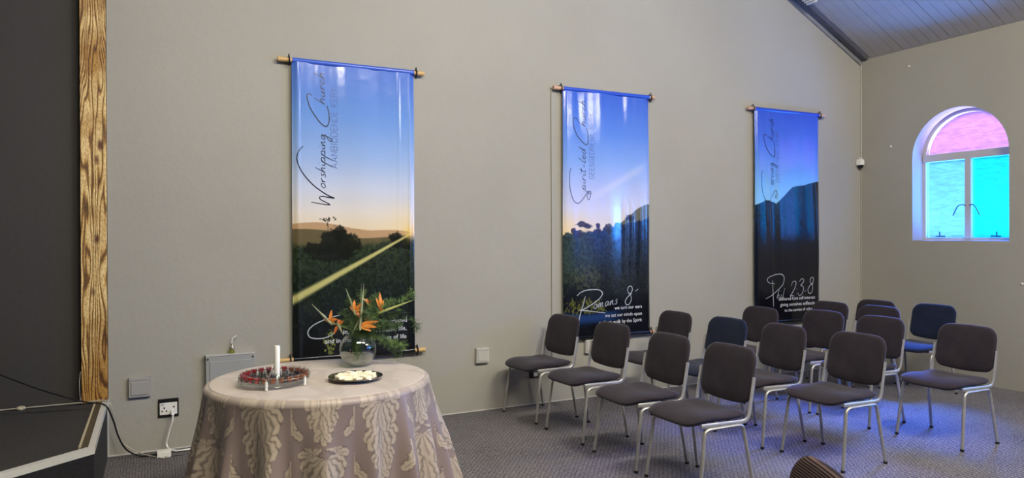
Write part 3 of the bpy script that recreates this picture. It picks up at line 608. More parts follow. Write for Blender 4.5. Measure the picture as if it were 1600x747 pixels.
TR = {
'b1_C':[(0.151, 2.668), (0.131, 2.683), (0.115, 2.673), (0.115, 2.641), (0.138, 2.57), (0.178, 2.508), (0.218, 2.458), (0.258, 2.433), (0.278, 2.449), (0.287, 2.491), (0.283, 2.548), (0.269, 2.6)],
'b1_W':[(0.083, 2.267), (0.054, 2.237), (0.035, 2.188), (0.038, 2.14), (0.065, 2.076), (0.112, 2.013), (0.167, 1.958), (0.231, 1.911), (0.288, 1.879), (0.327, 1.864), (0.28, 1.869), (0.231, 1.876), (0.209, 1.868), (0.215, 1.852), (0.247, 1.834), (0.292, 1.811), (0.239, 1.813), (0.187, 1.822), (0.143, 1.829)],
'b1_loop':[(0.363, 0.925), (0.296, 0.91), (0.225, 0.888), (0.156, 0.856), (0.121, 0.823), (0.112, 0.793), (0.129, 0.761), (0.181, 0.747), (0.242, 0.749), (0.295, 0.768), (0.331, 0.801), (0.353, 0.822)],
'b2_C':[(0.159, 2.647), (0.136, 2.665), (0.109, 2.663), (0.1, 2.635), (0.113, 2.575), (0.149, 2.5), (0.203, 2.449), (0.244, 2.421), (0.263, 2.437), (0.268, 2.492), (0.263, 2.546), (0.25, 2.584)],
'b2_S':[(0.083, 2.197), (0.069, 2.18), (0.061, 2.123), (0.061, 2.043), (0.073, 1.97), (0.096, 1.906), (0.12, 1.875), (0.148, 1.863), (0.181, 1.876), (0.22, 1.917), (0.259, 1.967), (0.288, 1.98), (0.297, 1.968), (0.29, 1.927), (0.28, 1.9), (0.263, 1.906), (0.257, 1.926), (0.259, 1.951), (0.28, 1.963)],
'b2_R1':[(0.227, 0.98), (0.21, 0.922), (0.188, 0.864), (0.166, 0.8), (0.153, 0.742), (0.144, 0.684), (0.135, 0.619)],
'b2_R2':[(0.137, 0.987), (0.171, 1.015), (0.232, 1.035), (0.319, 1.041), (0.39, 1.033), (0.425, 1.002), (0.398, 0.958), (0.336, 0.916), (0.266, 0.883), (0.188, 0.85), (0.162, 0.85), (0.249, 0.841), (0.354, 0.825), (0.456, 0.81)],
'b2_8':[(0.78, 0.976), (0.743, 0.989), (0.725, 1.02), (0.743, 1.054), (0.776, 1.053), (0.785, 1.018), (0.757, 0.977), (0.715, 0.941), (0.695, 0.908), (0.71, 0.877), (0.747, 0.883), (0.771, 0.927), (0.761, 0.973), (0.734, 0.989)],
'b2_m':[(0.822, 1.005), (0.86, 1.027)],
'b3_C':[(0.174, 2.65), (0.143, 2.667), (0.125, 2.655), (0.132, 2.595), (0.158, 2.528), (0.199, 2.47), (0.245, 2.431), (0.271, 2.421), (0.287, 2.444), (0.287, 2.52), (0.277, 2.588)],
'b3_S':[(0.106, 2.267), (0.085, 2.229), (0.085, 2.154), (0.09, 2.064), (0.11, 1.997), (0.135, 1.949), (0.171, 1.931), (0.207, 1.946), (0.249, 1.993), (0.28, 2.039), (0.307, 2.047), (0.312, 2.024), (0.312, 1.986), (0.301, 1.963), (0.291, 1.978), (0.291, 2.001)],
'b3_P1':[(0.248, 1.055), (0.256, 0.927), (0.264, 0.764)],
'b3_P2':[(0.289, 1.016), (0.218, 1.024), (0.172, 1.045), (0.172, 1.075), (0.23, 1.103), (0.336, 1.121), (0.402, 1.113), (0.431, 1.075), (0.413, 1.007), (0.348, 0.954), (0.265, 0.905), (0.206, 0.878), (0.137, 0.857)],
'b3_h':[(0.359, 0.949), (0.336, 0.898), (0.318, 0.848), (0.335, 0.881), (0.353, 0.889), (0.347, 0.851)],
'b3_i':[(0.389, 0.896), (0.377, 0.854), (0.401, 0.861)],
'b3_l':[(0.44, 0.963), (0.419, 0.895), (0.409, 0.854), (0.433, 0.863)],
'b3_2':[(0.545, 0.985), (0.564, 1.024), (0.606, 1.035), (0.622, 1.013), (0.6, 0.957), (0.551, 0.898), (0.521, 0.867), (0.557, 0.876), (0.593, 0.864)],
'b3_3':[(0.68, 1.024), (0.704, 1.054), (0.741, 1.053), (0.741, 1.022), (0.698, 0.984), (0.729, 0.975), (0.741, 0.943), (0.71, 0.883), (0.667, 0.872), (0.652, 0.903)],
'b3_d':[(0.75, 0.915), (0.778, 0.921)], 'b3_c1':[(0.636, 0.946), (0.638, 0.939)], 'b3_c2':[(0.628, 0.894), (0.629, 0.887)],
'b3_8':[(0.885, 0.987), (0.847, 1.01), (0.841, 1.046), (0.866, 1.071), (0.891, 1.057), (0.879, 1.009), (0.835, 0.975), (0.807, 0.932), (0.822, 0.892), (0.859, 0.895), (0.878, 0.938), (0.872, 0.987), (0.853, 1.001)],
}
def grid_obj(name, co, nu, nv, cols, mt, parent=None, wrap=False):
    me = bpy.data.meshes.new(name); nvt = len(co); i, j = np.meshgrid(np.arange(nu if wrap else nu-1), np.arange(nv-1), indexing='ij'); i2 = (i+1) % nu
    q = np.stack([i*nv+j, i2*nv+j, i2*nv+j+1, i*nv+j+1], -1).reshape(-1, 4); nf = len(q)
    me.vertices.add(nvt); me.vertices.foreach_set('co', co.astype(np.float32).ravel()); me.loops.add(nf*4); me.loops.foreach_set('vertex_index', q.astype(np.int32).ravel())
    me.polygons.add(nf); me.polygons.foreach_set('loop_start', (np.arange(nf)*4).astype(np.int32)); me.polygons.foreach_set('use_smooth', np.ones(nf, bool))
    me.update(calc_edges=True)
    a = me.color_attributes.new('Col', 'FLOAT_COLOR', 'POINT'); s_ = np.clip(cols/255, 0, 1); l_ = np.where(s_ <= .04045, s_/12.92, ((s_+.055)/1.055)**2.4)
    a.data.foreach_set('color', np.concatenate([l_, np.ones((nvt,1))], 1).astype(np.float32).ravel())
    me.materials.append(mt); o = bpy.data.objects.new(name, me); C.objects.link(o)
    if parent is not None: o.parent = parent
    return o
def ring_mb(c, R0, r, n=16, axis='x'):
    pts = [(c[0], c[1]+R0*math.cos(2*PI*k/n), c[2]+R0*math.sin(2*PI*k/n)) for k in range(n+1)]
    return MB().tube(pts, r, 6, cap=False)
ZB, ZT = .60, 2.925
def banner(bi, x0, paint, label, words, wood, ends):
    root = tag(empty('hanging_banner', (0,0,0)), label, 'banner')
    nu, nv = 180, 400; u = np.linspace(0, 1, nu); z = np.linspace(ZB, ZT, nv); U, Z = np.meshgrid(u, z, indexing='ij')
    y = Y0+relief(bi, U, Z); xx = x0+U; xx = xx + (1-ss(ZB,ZT,Z))*0
    col = paint(U, Z).reshape(-1, 3)
    grid_obj('printed_sheet', np.stack([xx, y, Z], -1).reshape(-1, 3), nu, nv, col, M['vinyl'], root)
    bk = grid_obj('sheet_backing', np.stack([xx, y+.003, Z], -1).reshape(-1,3)[:, :].reshape(nu,nv,3)[::6, ::8].reshape(-1,3), len(range(0,nu,6)), len(range(0,nv,8)), np.full((len(range(0,nu,6))*len(range(0,nv,8)),3), 20.), M['black'], root)
    # sleeves round the dowels, printed like the sheet
    for zc, rr, cc in ((ZT+.012, .021, paint(np.array([.5]), np.array([2.93]))[0]*np.array([.8,.85,1.])), (ZB-.008, .021, np.array((16,18,24)))):
        n = 16; s_ = MB().tube([(x0+.002, Y0+.014, zc), (x0+.998, Y0+.014, zc)], rr, 20)
        o = s_.build('dowel_sleeve', mat('sleeve_vinyl', tuple(int(max(0,v)) for v in cc), .18), root)
        d = MB().tube([(x0+ends[0], Y0+.014, zc), (x0+ends[1], Y0+.014, zc)], .0185, 16); d.build('dowel', wood, root)
        for xx_ in (x0-.02, x0+1.02):
            h = ring_mb((xx_, Y0+.014, zc), .024, .006); h.v += []
            r_ = h.build('hook_collar', M['black'], root)
            b = ring_mb((xx_, Y0+.014, zc+.034), .011, .0035); b.build('screw_eye', M['black'], r_)
            b = ring_mb((xx_, Y0+.014, zc-.034), .011, .0035); b.build('screw_eye', M['black'], r_)
            b = MB().tube([(xx_, Y0+.03, zc+.03), (xx_, D, zc+.03)], .004, 6); b.build('wall_pin', M['black'], r_)
    words(root, bi, x0)
    return root
def txt(mb, name, mt, root):
    o = mb.build(name, mt, root, sharp=False)
    if name == 'white_lettering': o['kind'] = 'stuff'
def words1(root, bi, x0):
    a = MB(); stroke_mesh(a, bi, x0, TR['b1_W'], .0085); stroke_mesh(a, bi, x0, TR['b1_C'], .0085)
    script_word(a, bi, x0, 'orshipping', .255, 1.937, 2.375, .032, .006); script_word(a, bi, x0, 'hurch', .253, 2.605, 2.865, .034, .006); txt(a, 'script_lettering', M['ink'], root)
    caps_word(root, bi, x0, 'AANBIDDENDE KERK', .352, 2.104, 2.765, .054, .0035)
    c = MB(); stroke_mesh(c, bi, x0, TR['b1_loop'], .009); txt(c, 'grey_flourish', M['ink_grey'], root)
    font_line(root, bi, x0, 'worship is expressed', .925, .839, .42); font_line(root, bi, x0, 'in, church and home life,', .922, .77, .53); font_line(root, bi, x0, 'and in the common things of life', .92, .703, .675)
def words2(root, bi, x0):
    a = MB(); stroke_mesh(a, bi, x0, TR['b2_S'], .0065); stroke_mesh(a, bi, x0, TR['b2_C'], .0075)
    script_word(a, bi, x0, 'pirit-led', .238, 1.985, 2.385, .033, .0055); script_word(a, bi, x0, 'hurch', .24, 2.59, 2.845, .034, .0055); txt(a, 'script_lettering', M['ink'], root)
    caps_word(root, bi, x0, 'GEESGEDREWE KERK', .333, 2.097, 2.74, .056, .0035)
    c = MB(); stroke_mesh(c, bi, x0, TR['b2_8'], .009); stroke_mesh(c, bi, x0, TR['b2_m'], .006)
    script_word(c, bi, x0, 'omans', 0, .315, .60, .042, .007, False, lambda s_: .855+.14*s_); stroke_mesh(c, bi, x0, TR['b2_R2'], .010); txt(c, 'grey_script', M['ink_grey'], root)
    e = MB(); stroke_mesh(e, bi, x0, TR['b2_R1'], .010, lift=.003); txt(e, 'grey_script', M['ink_grey'], root)
    font_line(root, bi, x0, 'we turn our ears', .897, .837, .335); font_line(root, bi, x0, 'we set our minds upon', .896, .769, .445); font_line(root, bi, x0, 'and we walk by the Spirit', .896, .704, .512)
def words3(root, bi, x0):
    a = MB(); stroke_mesh(a, bi, x0, TR['b3_S'], .0065); stroke_mesh(a, bi, x0, TR['b3_C'], .0075)
    script_word(a, bi, x0, 'erving', .265, 2.107, 2.36, .033, .0055); script_word(a, bi, x0, 'hurch', .267, 2.60, 2.85, .034, .0055); txt(a, 'script_lettering', M['ink'], root)
    caps_word(root, bi, x0, 'DIENENDE KERK', .352, 2.143, 2.735, .054, .0035)
    c = MB()
    for k, w_ in (('b3_P2',.008),('b3_2',.008),('b3_3',.008),('b3_8',.008),('b3_d',.006),('b3_h',.006),('b3_i',.006),('b3_l',.006),('b3_c1',.007),('b3_c2',.007)): stroke_mesh(c, bi, x0, TR[k], w_)
    txt(c, 'grey_script', M['ink_grey'], root)
    e = MB(); stroke_mesh(e, bi, x0, TR['b3_P1'], .008, lift=.003); txt(e, 'grey_script', M['ink_grey'], root)
    font_line(root, bi, x0, 'delivered from self-interest', .914, .826, .57); font_line(root, bi, x0, 'giving ourselves selflessly', .91, .761, .54); font_line(root, bi, x0, 'to the service of others', .905, .698, .47)
banner(0, .977, paint1, 'blue vinyl banner reading Worshipping Church with sunbeam landscape, nearest the table', words1, M['dowel'], (-.105, 1.09))
banner(1, 3.44, paint2, 'blue vinyl banner reading Spirit-led Church and Romans 8, the middle one', words2, M['dowel_red'], (-.105, 1.065))
banner(2, 5.868, paint3, 'blue vinyl banner reading Serving Church with dark mountain, nearest the corner', words3, M['dowel_red'], (-.095, 1.10))

# ------------------------------------------------------------------ chairs
def cushion(outline, prof, place, n=None):
    """outline: closed list (a,b); prof: list of (scale, inset, h); place maps (a,b,h)->xyz"""
    ca = sum(p[0] for p in outline)/len(outline); cb = sum(p[1] for p in outline)/len(outline); n = len(outline); vs = []; fs = []
    for s_, h in prof:
        for a, b in outline: vs.append(place(ca+(a-ca)*s_, cb+(b-cb)*s_, h))
    m_ = len(prof)
    for i in range(m_-1):
        for k in range(n): fs.append((i*n+k, i*n+(k+1)%n, (i+1)*n+(k+1)%n, (i+1)*n+k))
    fs += [tuple(reversed(range(n))), tuple((m_-1)*n+k for k in range(n))]
    return MB().add(vs, fs, True)
def rrect(a0, a1, b0, b1, r, seg=7):
    """rounded rectangle with one radius per corner (a0b0, a1b0, a1b1, a0b1), extra points along the sides"""
    pts = []; cs = [((a0+r[0], b0+r[0]), r[0], PI), ((a1-r[1], b0+r[1]), r[1], 1.5*PI), ((a1-r[2], b1-r[2]), r[2], 0), ((a0+r[3], b1-r[3]), r[3], .5*PI)]
    for (ca, cb), rr, st in cs:
        for k in range(seg+1): q = st+.5*PI*k/seg; pts.append((ca+rr*math.cos(q), cb+rr*math.sin(q)))
    out = []
    for i, p in enumerate(pts):
        q = pts[(i+1)%len(pts)]; d = math.hypot(q[0]-p[0], q[1]-p[1]); m_ = max(1, int(d/.05))
        for k in range(m_): out.append((p[0]+(q[0]-p[0])*k/m_, p[1]+(q[1]-p[1])*k/m_))
    return out
def back_axis(z): return -.205-.20*(z-.50)
def make_chair(fab):
    root = empty('stacking_chair')
    # seat: a = forward, b = left
    def pl(a, b, h):
        z = .430+h + .010*(b/.22)**2*(1 if h > .02 else .4) - .030*max(0, (a-.10)/.15)**2 - .008*math.exp(-((a+.04)/.09)**2)*(1 if h > .02 else 0)
        return (a, b, z)
    out = rrect(-.205, .250, -.232, .232, (.075,.085,.085,.075))
    prof = [(.0,.0),(.6,.0),(.82,.003),(.93,.011),(.985,.022),(1.0,.029),(.985,.036),(.94,.043),(.85,.050),(.65,.056),(.35,.058),(.0,.058)]
    prof = [(max(s_, .02), h) for s_, h in prof]
    cushion(out, prof, pl).build('seat', fab, root, sharp=False)
    def pb(a, b, h):   # a = lateral, b = height
        return (back_axis(b)+h-.022*(1-(a/.235)**2), a, b)
    o2 = rrect(-.225, .225, .524, .844, (.06,.06,.085,.085))
    o2 = [(a, b-(.022*(1-(a/.225)**2) if b < .60 else 0)+(.008*(1-(a/.225)**2) if b > .75 else 0)) for a, b in o2]
    pr = [(.02,-.016),(.6,-.016),(.93,-.014),(.985,-.008),(1.,.0),(.99,.009),(.965,.015),(.9,.021),(.6,.025),(.02,.026)]
    cushion(o2, pr, pb).build('backrest', fab, root, sharp=False)
    for sd in (1, -1):
        y = .236*sd
        pts = [(.182,y,.434),(.05,y,.431),(-.12,y,.427),(-.150,y,.428),(-.172,y,.436),(-.186,y,.452),(-.195,y,.48),(-.212,y,.57),(-.234,y,.685)]
        MB().tube(pts, .0075, 10, r2=.0135, side=(0,1,0)).build('side_rail', M['chrome'], root)
        for fr in (1, -1):
            if fr == 1: p = [(.0,y,.411),(.11,y,.411),(.135,y,.408),(.152,y,.396),(.160,y,.372),(.166,y*1.01,.33),(.210,y*1.07,.012)]
            else: p = [(.0,y,.411),(-.10,y,.411),(-.125,y,.407),(-.140,y,.394),(-.148,y,.372),(-.155,y*1.01,.33),(-.211,y*1.07,.012)]
            if fr == -1: p = list(reversed(p))
            lg = MB().tube(p, .0125, 10, r2=.009, side=(0,1,0)).build('leg', M['chrome'], root)
            q = Vector(p[-1] if fr == 1 else p[0]); dv = Vector((.044*fr*.06, 0, 0))
            MB().tube([q+Vector((-.001*fr,0,.004)), Vector((q.x+.001*fr, q.y, .0))], .0138, 10).build('foot_cap', M['foot'], lg)
    for xx in (.10, -.10): MB().tube([(xx,-.232,.418),(xx,.232,.418)], .009, 8).build('crossbar', M['chrome'], root)
    return root
protos = {k: make_chair(M[k]) for k in ('fabric', 'navy', 'brown')}
bpy.context.view_layer.update()
for r_ in protos.values(): index_kids(r_)
CH = [
 ('fabric', 3.002, 5.425, 185.8, 'charcoal stacking chair nearest the wall in the leftmost row, beside the plate', 'front row of chairs'),
 ('fabric', 3.040, 4.744, 183.1, 'second charcoal chair from the wall in the leftmost row', 'front row of chairs'),
 ('fabric', 3.030, 4.042, 179.3, 'third charcoal chair from the wall in the leftmost row', 'front row of chairs'),
 ('fabric', 3.041, 3.451, 179.6, 'leftmost row charcoal chair nearest the camera, legs cut by the frame', 'front row of chairs'),
 ('fabric', 4.054, 5.204, 180.2, 'charcoal chair against the wall just right of the middle banner', 'second row of chairs'),
 ('navy', 4.114, 4.597, 180.4, 'navy blue upholstered stacking chair in the second row', 'second row of chairs'),
 ('fabric', 4.166, 4.045, 178.3, 'charcoal chair in the second row between the navy chair and the nearest chair', 'second row of chairs'),
 ('fabric', 4.224, 3.426, 179.9, 'nearest charcoal chair of the second row, large in the right foreground', 'second row of chairs'),
 ('fabric', 5.059, 5.140, 179.9, 'charcoal chair in front of the left edge of the corner banner', 'third row of chairs'),
 ('fabric', 5.315, 4.62, 179.2, 'second charcoal chair of the third row, below the corner banner', 'third row of chairs'),
 ('fabric', 5.329, 4.049, 178.9, 'charcoal chair of the third row directly behind the large foreground chair', 'third row of chairs'),
 ('fabric', 5.377, 3.347, 179.4, 'rightmost charcoal chair, third row, standing free on the blue lit carpet', 'third row of chairs'),
 ('fabric', 6.118, 5.200, 179.7, 'charcoal chair partly hiding the foot of the corner banner on its right', 'fourth row of chairs'),
 ('fabric', 6.149, 4.656, 179.8, 'middle of three charcoal backrests stacked one behind another near the corner', 'fourth row of chairs'),
 ('fabric', 6.693, 5.080, 181.0, 'farthest charcoal chair in the room corner, only its top edge showing', 'back row of chairs'),
 ('navy', 6.769, 4.494, 180.3, 'charcoal chair under the arched window, fabric tinted navy for the blue window light', 'back row of chairs'),  # navy colour here carries the blue window light on a charcoal chair
 ('brown', 1.545, 1.60, 152, 'brown ribbed chair back cut by the bottom edge of the picture', None),
]
used = set()
for fab, x_, y_, a_, lab, grp in CH:
    o = protos[fab] if fab not in used else copy_tree(protos[fab]); used.add(fab)
    o.location = (x_, y_, 0); o.rotation_euler = (0, 0, math.radians(a_)); tag(o, lab, 'chair', grp or 'foreground chair')

# ------------------------------------------------------------------ table, cloth
TC = (.825, 3.985); TR_ = .582; TZ = .782
tb = tag(empty('round_table', (*TC, 0)), 'round table hidden under the long damask cloth', 'table')
MB().lathe([(0,.735),(TR_-.02,.735),(TR_-.005,.74),(TR_-.005,.768),(TR_-.02,.775),(0,.775)], (0,0,0), 48).build('tabletop', M['wood_table'], tb)
for k in range(4):
    q = PI/4+k*PI/2; MB().tube([(.42*math.cos(q),.42*math.sin(q),.72),(.44*math.cos(q),.44*math.sin(q),0)], .022, 10).build('leg', M['wood_table'], tb)
def leafset():
    L = []
    def leaf(x, y, ang, ln, wd): L.append((x*1.05, y, ang, ln*1.22, wd*1.3))
    for k in range(6): leaf(0, -.155, k*60+20, .045, .016)
    for yb_, lf_, wf in ((-.07,.085,.015),(.045,.115,.018),(.165,.125,.019)):
        for an in (80,52,25): 
            for sd in (-1, 1): leaf(sd*.004, yb_+.01, 270+sd*an, lf_*(1.05-.0035*an), wf*1.55)
        leaf(0, yb_, 270, lf_*.9, wf*1.2)
    for sd in (-1, 1):
        for k in range(4): leaf(sd*.155, .02-.05*k, 270+sd*(60-40*k), .06, .017)
        for k in range(3): leaf(sd*.06, .19, 90-sd*(60*k-40), .055, .015)
    return L
LS = leafset()
def damask(s_, t_):
    cw, chh = .325, .44; col_i = np.floor(s_/cw); a = (s_/cw-col_i-.5)*cw; tt = t_+np.where(col_i.astype(int) % 2 == 0, 0, chh/2); b = -((tt/chh)-np.floor(tt/chh)-.5)*chh
    m_ = np.zeros_like(a); vein = np.zeros_like(a); edge = np.zeros_like(a)
    wob = .008*(fbm(s_*30, t_*30, 2, 7)-.5); a = a+.022*(fbm(s_*9+3, t_*9, 2, 17)-.5); b = b+.03*(fbm(s_*7, t_*7+9, 2, 27)-.5)
    for (x0, y0, an, ln, wd) in LS:
        q = math.radians(an); dx = a-x0; dy = b-y0; u = (dx*math.cos(q)+dy*math.sin(q))/ln; v_ = (-dx*math.sin(q)+dy*math.cos(q)) + .18*ln*(u*u)*(1 if an < 90 or an > 270 else -1)
        ww = wd*np.sqrt(np.clip(4*u*(1-u), 0, 1))*(.55+.6*u)*(1+.13*np.sin(u*21+an)); ins = (u > 0) & (u < 1)
        d = np.abs(v_+wob)/np.maximum(ww, 1e-5); k = ins*ss(1.12, .9, d); vein = np.where(k > 0, ins*ss(.22, .05, d)*.55*(u < .8), vein*(1-k)); edge = np.maximum(edge*(1-k*.8), ins*ss(.78,.98,d)*ss(1.35,1.05,d)); m_ = np.maximum(m_, k)
    return m_, vein, edge
def cloth():
    NU, NS = 960, 190; th = np.linspace(0, 2*PI, NU, endpoint=False)
    rad = np.concatenate([np.linspace(.0004, TR_-.012, 70), np.zeros(NS)]); nv = len(rad); T = np.zeros((NU, nv, 3)); cols = np.zeros((NU, nv, 3)); ct, st = np.cos(th), np.sin(th)
    # fold function
    f = np.zeros(NU)
    folds = [(-100,11,.7),(-78,8,.5),(-58,9,1.),(-40,7,.8),(-27,6,1.),(-14,7,1.1),(0,8,1.1),(16,9,.9),(-124,9,.8),(-146,10,.8),(-166,7,1.1),(178,8,.9),(155,9,.9),(130,10,.8),(100,11,1),(70,10,.9),(42,10,.9)]
    dg = np.degrees(th)
    for c_, w_, am in folds:
        d = (dg-c_+180) % 360-180; f += am*np.exp(-(d/(w_*.6))**2)
    f = f-.4
    f2 = .25*np.sin(th*31)+.2*np.sin(th*47+1)
    ramp_ = np.linspace(0, 1, NS)
    flare = .05+.13*np.exp(-(((dg-5+180) % 360-180)/45)**2)+.02*np.exp(-(((dg-190+180) % 360-180)/40)**2)
    tilt = 0
    for j in range(nv):
        if j < 70:
            r = rad[j]; x, y = r*ct, r*st; z = np.full(NU, TZ)+.0015*(fbm(x*6+5, y*6+5, 3, 3)-.5)*2
            if r > TR_-.06: z = z-.004*((r-TR_+.06)/.06)**2
            m_, ve, ed = damask(x*1.+2, y*1.+2); base = np.array((192,180,164.)); c_ = base+(np.array((12,11,12.)))*m_[:,None]-ve[:,None]*8  # top of the cloth coloured paler, the light falling on it painted in
        else:
            k = ramp_[j-70]; rc = .028
            if k < .06: q = k/.06*PI/2; r = TR_-.012+rc*np.sin(q)*np.ones(NU); z = TZ-.004-rc*(1-np.cos(q))*np.ones(NU); kk = 0.
            else: kk = (k-.06)/.94; r = TR_-.012+rc+flare*kk**1.3+(f*.11+f2*.018*min(1,kk*3))*(min(1., kk*2.2)**.8)*(.5+.6*kk); z = np.full(NU, TZ-.004-rc-kk*(TZ-.045))
            x, y = r*ct, r*st; s_ = th*.66; t_ = np.full(NU, kk*.73)+.03
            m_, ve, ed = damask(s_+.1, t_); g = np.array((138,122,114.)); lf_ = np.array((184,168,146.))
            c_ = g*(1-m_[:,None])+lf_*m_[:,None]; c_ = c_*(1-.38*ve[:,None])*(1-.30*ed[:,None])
            if k < .06: c_ = c_*.5+np.array((192,178,162.))*.5  # rim blends towards the paler top with its painted-in light
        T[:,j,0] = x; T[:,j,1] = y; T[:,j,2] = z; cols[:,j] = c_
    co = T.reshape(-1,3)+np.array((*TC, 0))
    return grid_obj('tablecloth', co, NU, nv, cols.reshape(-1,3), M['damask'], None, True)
tag(cloth(), 'long taupe damask tablecloth with leaf pattern draped over the round table', 'tablecloth')
CZ = TZ+.0035

# ------------------------------------------------------------------ communion tray, cups, candle
tx, ty = .567, 3.88
tray = tag(empty('glass_cup_tray', (tx, ty, CZ)), 'round clear glass tray holding small cups around a candle', 'tray')
tray.scale = (.93,.93,.93)
MB().lathe([(.0,.022),(.150,.022),(.178,.026),(.190,.034),(.192,.038),(.186,.036),(.150,.027),(.0,.027)], (0,0,0), 48).build('upper_plate', M['trayglass'], tray)
MB().lathe([(.0,.004),(.150,.004),(.168,.010),(.166,.013),(.150,.008),(.0,.008)], (0,0,0), 48).build('lower_plate', M['trayglass'], tray)
MB().tube([(.191*math.cos(2*PI*k/48), .191*math.sin(2*PI*k/48), .052) for k in range(49)], .0022, 6, cap=False).build('rim_wire', M['silver'], tray)
for k in range(5):
    q = math.radians(-116+k*72+4); MB().lathe([(0,-.003),(.007,-.003),(.009,.004),(.006,.012),(.009,.022),(.007,.034),(.008,.040),(.005,.046),(.007,.05),(0,.053)], (.186*math.cos(q), .186*math.sin(q), 0.003), 12).build('tray_foot', M['white'], tray)
def make_cup(wine, mt, h):
    r_ = empty('communion_cup'); MB().lathe([(0,.0),(.011,.0),(.012,.002),(.0165,.036),(.0155,.036),(.011,.004),(0,.004)], (0,0,0), 14).build('cup_glass', M['cupglass'], r_)
    if wine: MB().lathe([(0,.004),(.0108,.0045),(.0108+.0045*h/.032,h),(0,h)], (0,0,0), 12).build('drink', mt, r_)
    return r_
cups = {'red': make_cup(True, M['wine_red'], .031), 'amber': make_cup(True, M['wine_brown'], .027), 'empty': make_cup(False, None, 0)}
bpy.context.view_layer.update()
for c in cups.values(): index_kids(c)
usedc = set()
def place_cup(kind, x_, y_, z_, lab, grp):
    o = cups[kind] if kind not in usedc else copy_tree(cups[kind]); usedc.add(kind); o.location = (x_, y_, z_); tag(o, lab, 'cup', grp)
for k in range(24):
    q = 2*PI*k/24+.06; dd = math.degrees(q) % 360; red = 62 < dd < 232
    place_cup('red' if red else 'amber', tx+.157*math.cos(q), ty+.157*math.sin(q), CZ+.029,
              'small clear cup of dark red wine, left and rear of the outer ring' if red else 'small clear cup of amber drink, front and right of the outer ring',
              'red wine cups in the outer ring' if red else 'amber cups in the outer ring')
for k in range(14):
    q = 2*PI*k/14; place_cup('empty', tx+.112*math.cos(q), ty+.112*math.sin(q), CZ+.027, 'small empty clear cup in the middle ring of the tray', 'empty cups in the middle ring')
for k in range(7):
    q = 2*PI*k/7; place_cup('empty', tx+.068*math.cos(q), ty+.068*math.sin(q), CZ+.027, 'small empty clear cup in the innermost ring beside the candle', 'empty cups in the inner ring')
cd = tag(empty('candle', (tx+.012, ty+.005, CZ+.027)), 'tall white candle standing in the middle of the glass tray', 'candle')
MB().lathe([(0,0),(.0145,0),(.0150,.165),(.012,.172),(0,.173)], (0,0,0), 20).build('wax_stick', M['wax'], cd); MB().tube([(0,0,.172),(0,.001,.18)], .001, 5).build('wick', M['black'], cd)
MB().lathe([(.0152,.001),(.03,.0),(.032,.004),(.022,.012),(.019,.028),(.0158,.028)], (0,0,0), 20).build('glass_holder', M['glass'], cd)

# ------------------------------------------------------------------ plate of bread
px_, py_ = .972, 3.80
pt = tag(empty('silver_plate', (px_, py_, CZ)), 'oval tarnished silver plate on the table in front of the vase', 'plate')
MB().lathe([(0,.002),(.085,.002),(.105,.010),(.140,.016),(.143,.019),(.138,.020),(.104,.014),(.084,.006),(0,.006)], (0,0,0), 48).build('dish', M['silver'], pt)
MB().tube([(.1415*math.cos(2*PI*k/48), .1415*math.sin(2*PI*k/48), .0185) for k in range(49)], .0032, 6, cap=False).build('beaded_rim', M['silver'], pt)
bspots = []
for (n_, rr) in ((1, 0), (6, .045), (11, .084)):
    for k in range(n_): bspots.append((rr, 2*PI*k/n_+rr*7))
for rr, q in bspots:
    bm = bmesh.new(); bmesh.ops.create_cube(bm, size=1)
    sx, sy, sz = random.uniform(.046,.058), random.uniform(.034,.044), random.uniform(.014,.02)
    for v_ in bm.verts: v_.co = Vector((v_.co.x*sx*random.uniform(.85,1.1), v_.co.y*sy*random.uniform(.85,1.1), (v_.co.z+.5)*sz*random.uniform(.8,1.1)))
    bmesh.ops.bevel(bm, geom=bm.edges[:], offset=.003, segments=2, affect='EDGES'); me = bpy.data.meshes.new('bread_piece'); bm.to_mesh(me); bm.free(); me.materials.append(M['bread'])
    o = bpy.data.objects.new('bread_piece', me); C.objects.link(o); o.location = (px_+rr*math.cos(q), py_+rr*math.sin(q), CZ+(.0065 if rr < .08 else .0115)); o.rotation_euler = (random.uniform(-.1,.1), random.uniform(-.1,.1), q+random.uniform(-.5,.5))
    tag(o, 'flat piece of white bread lying on the silver plate', 'bread', 'bread pieces on the silver plate')

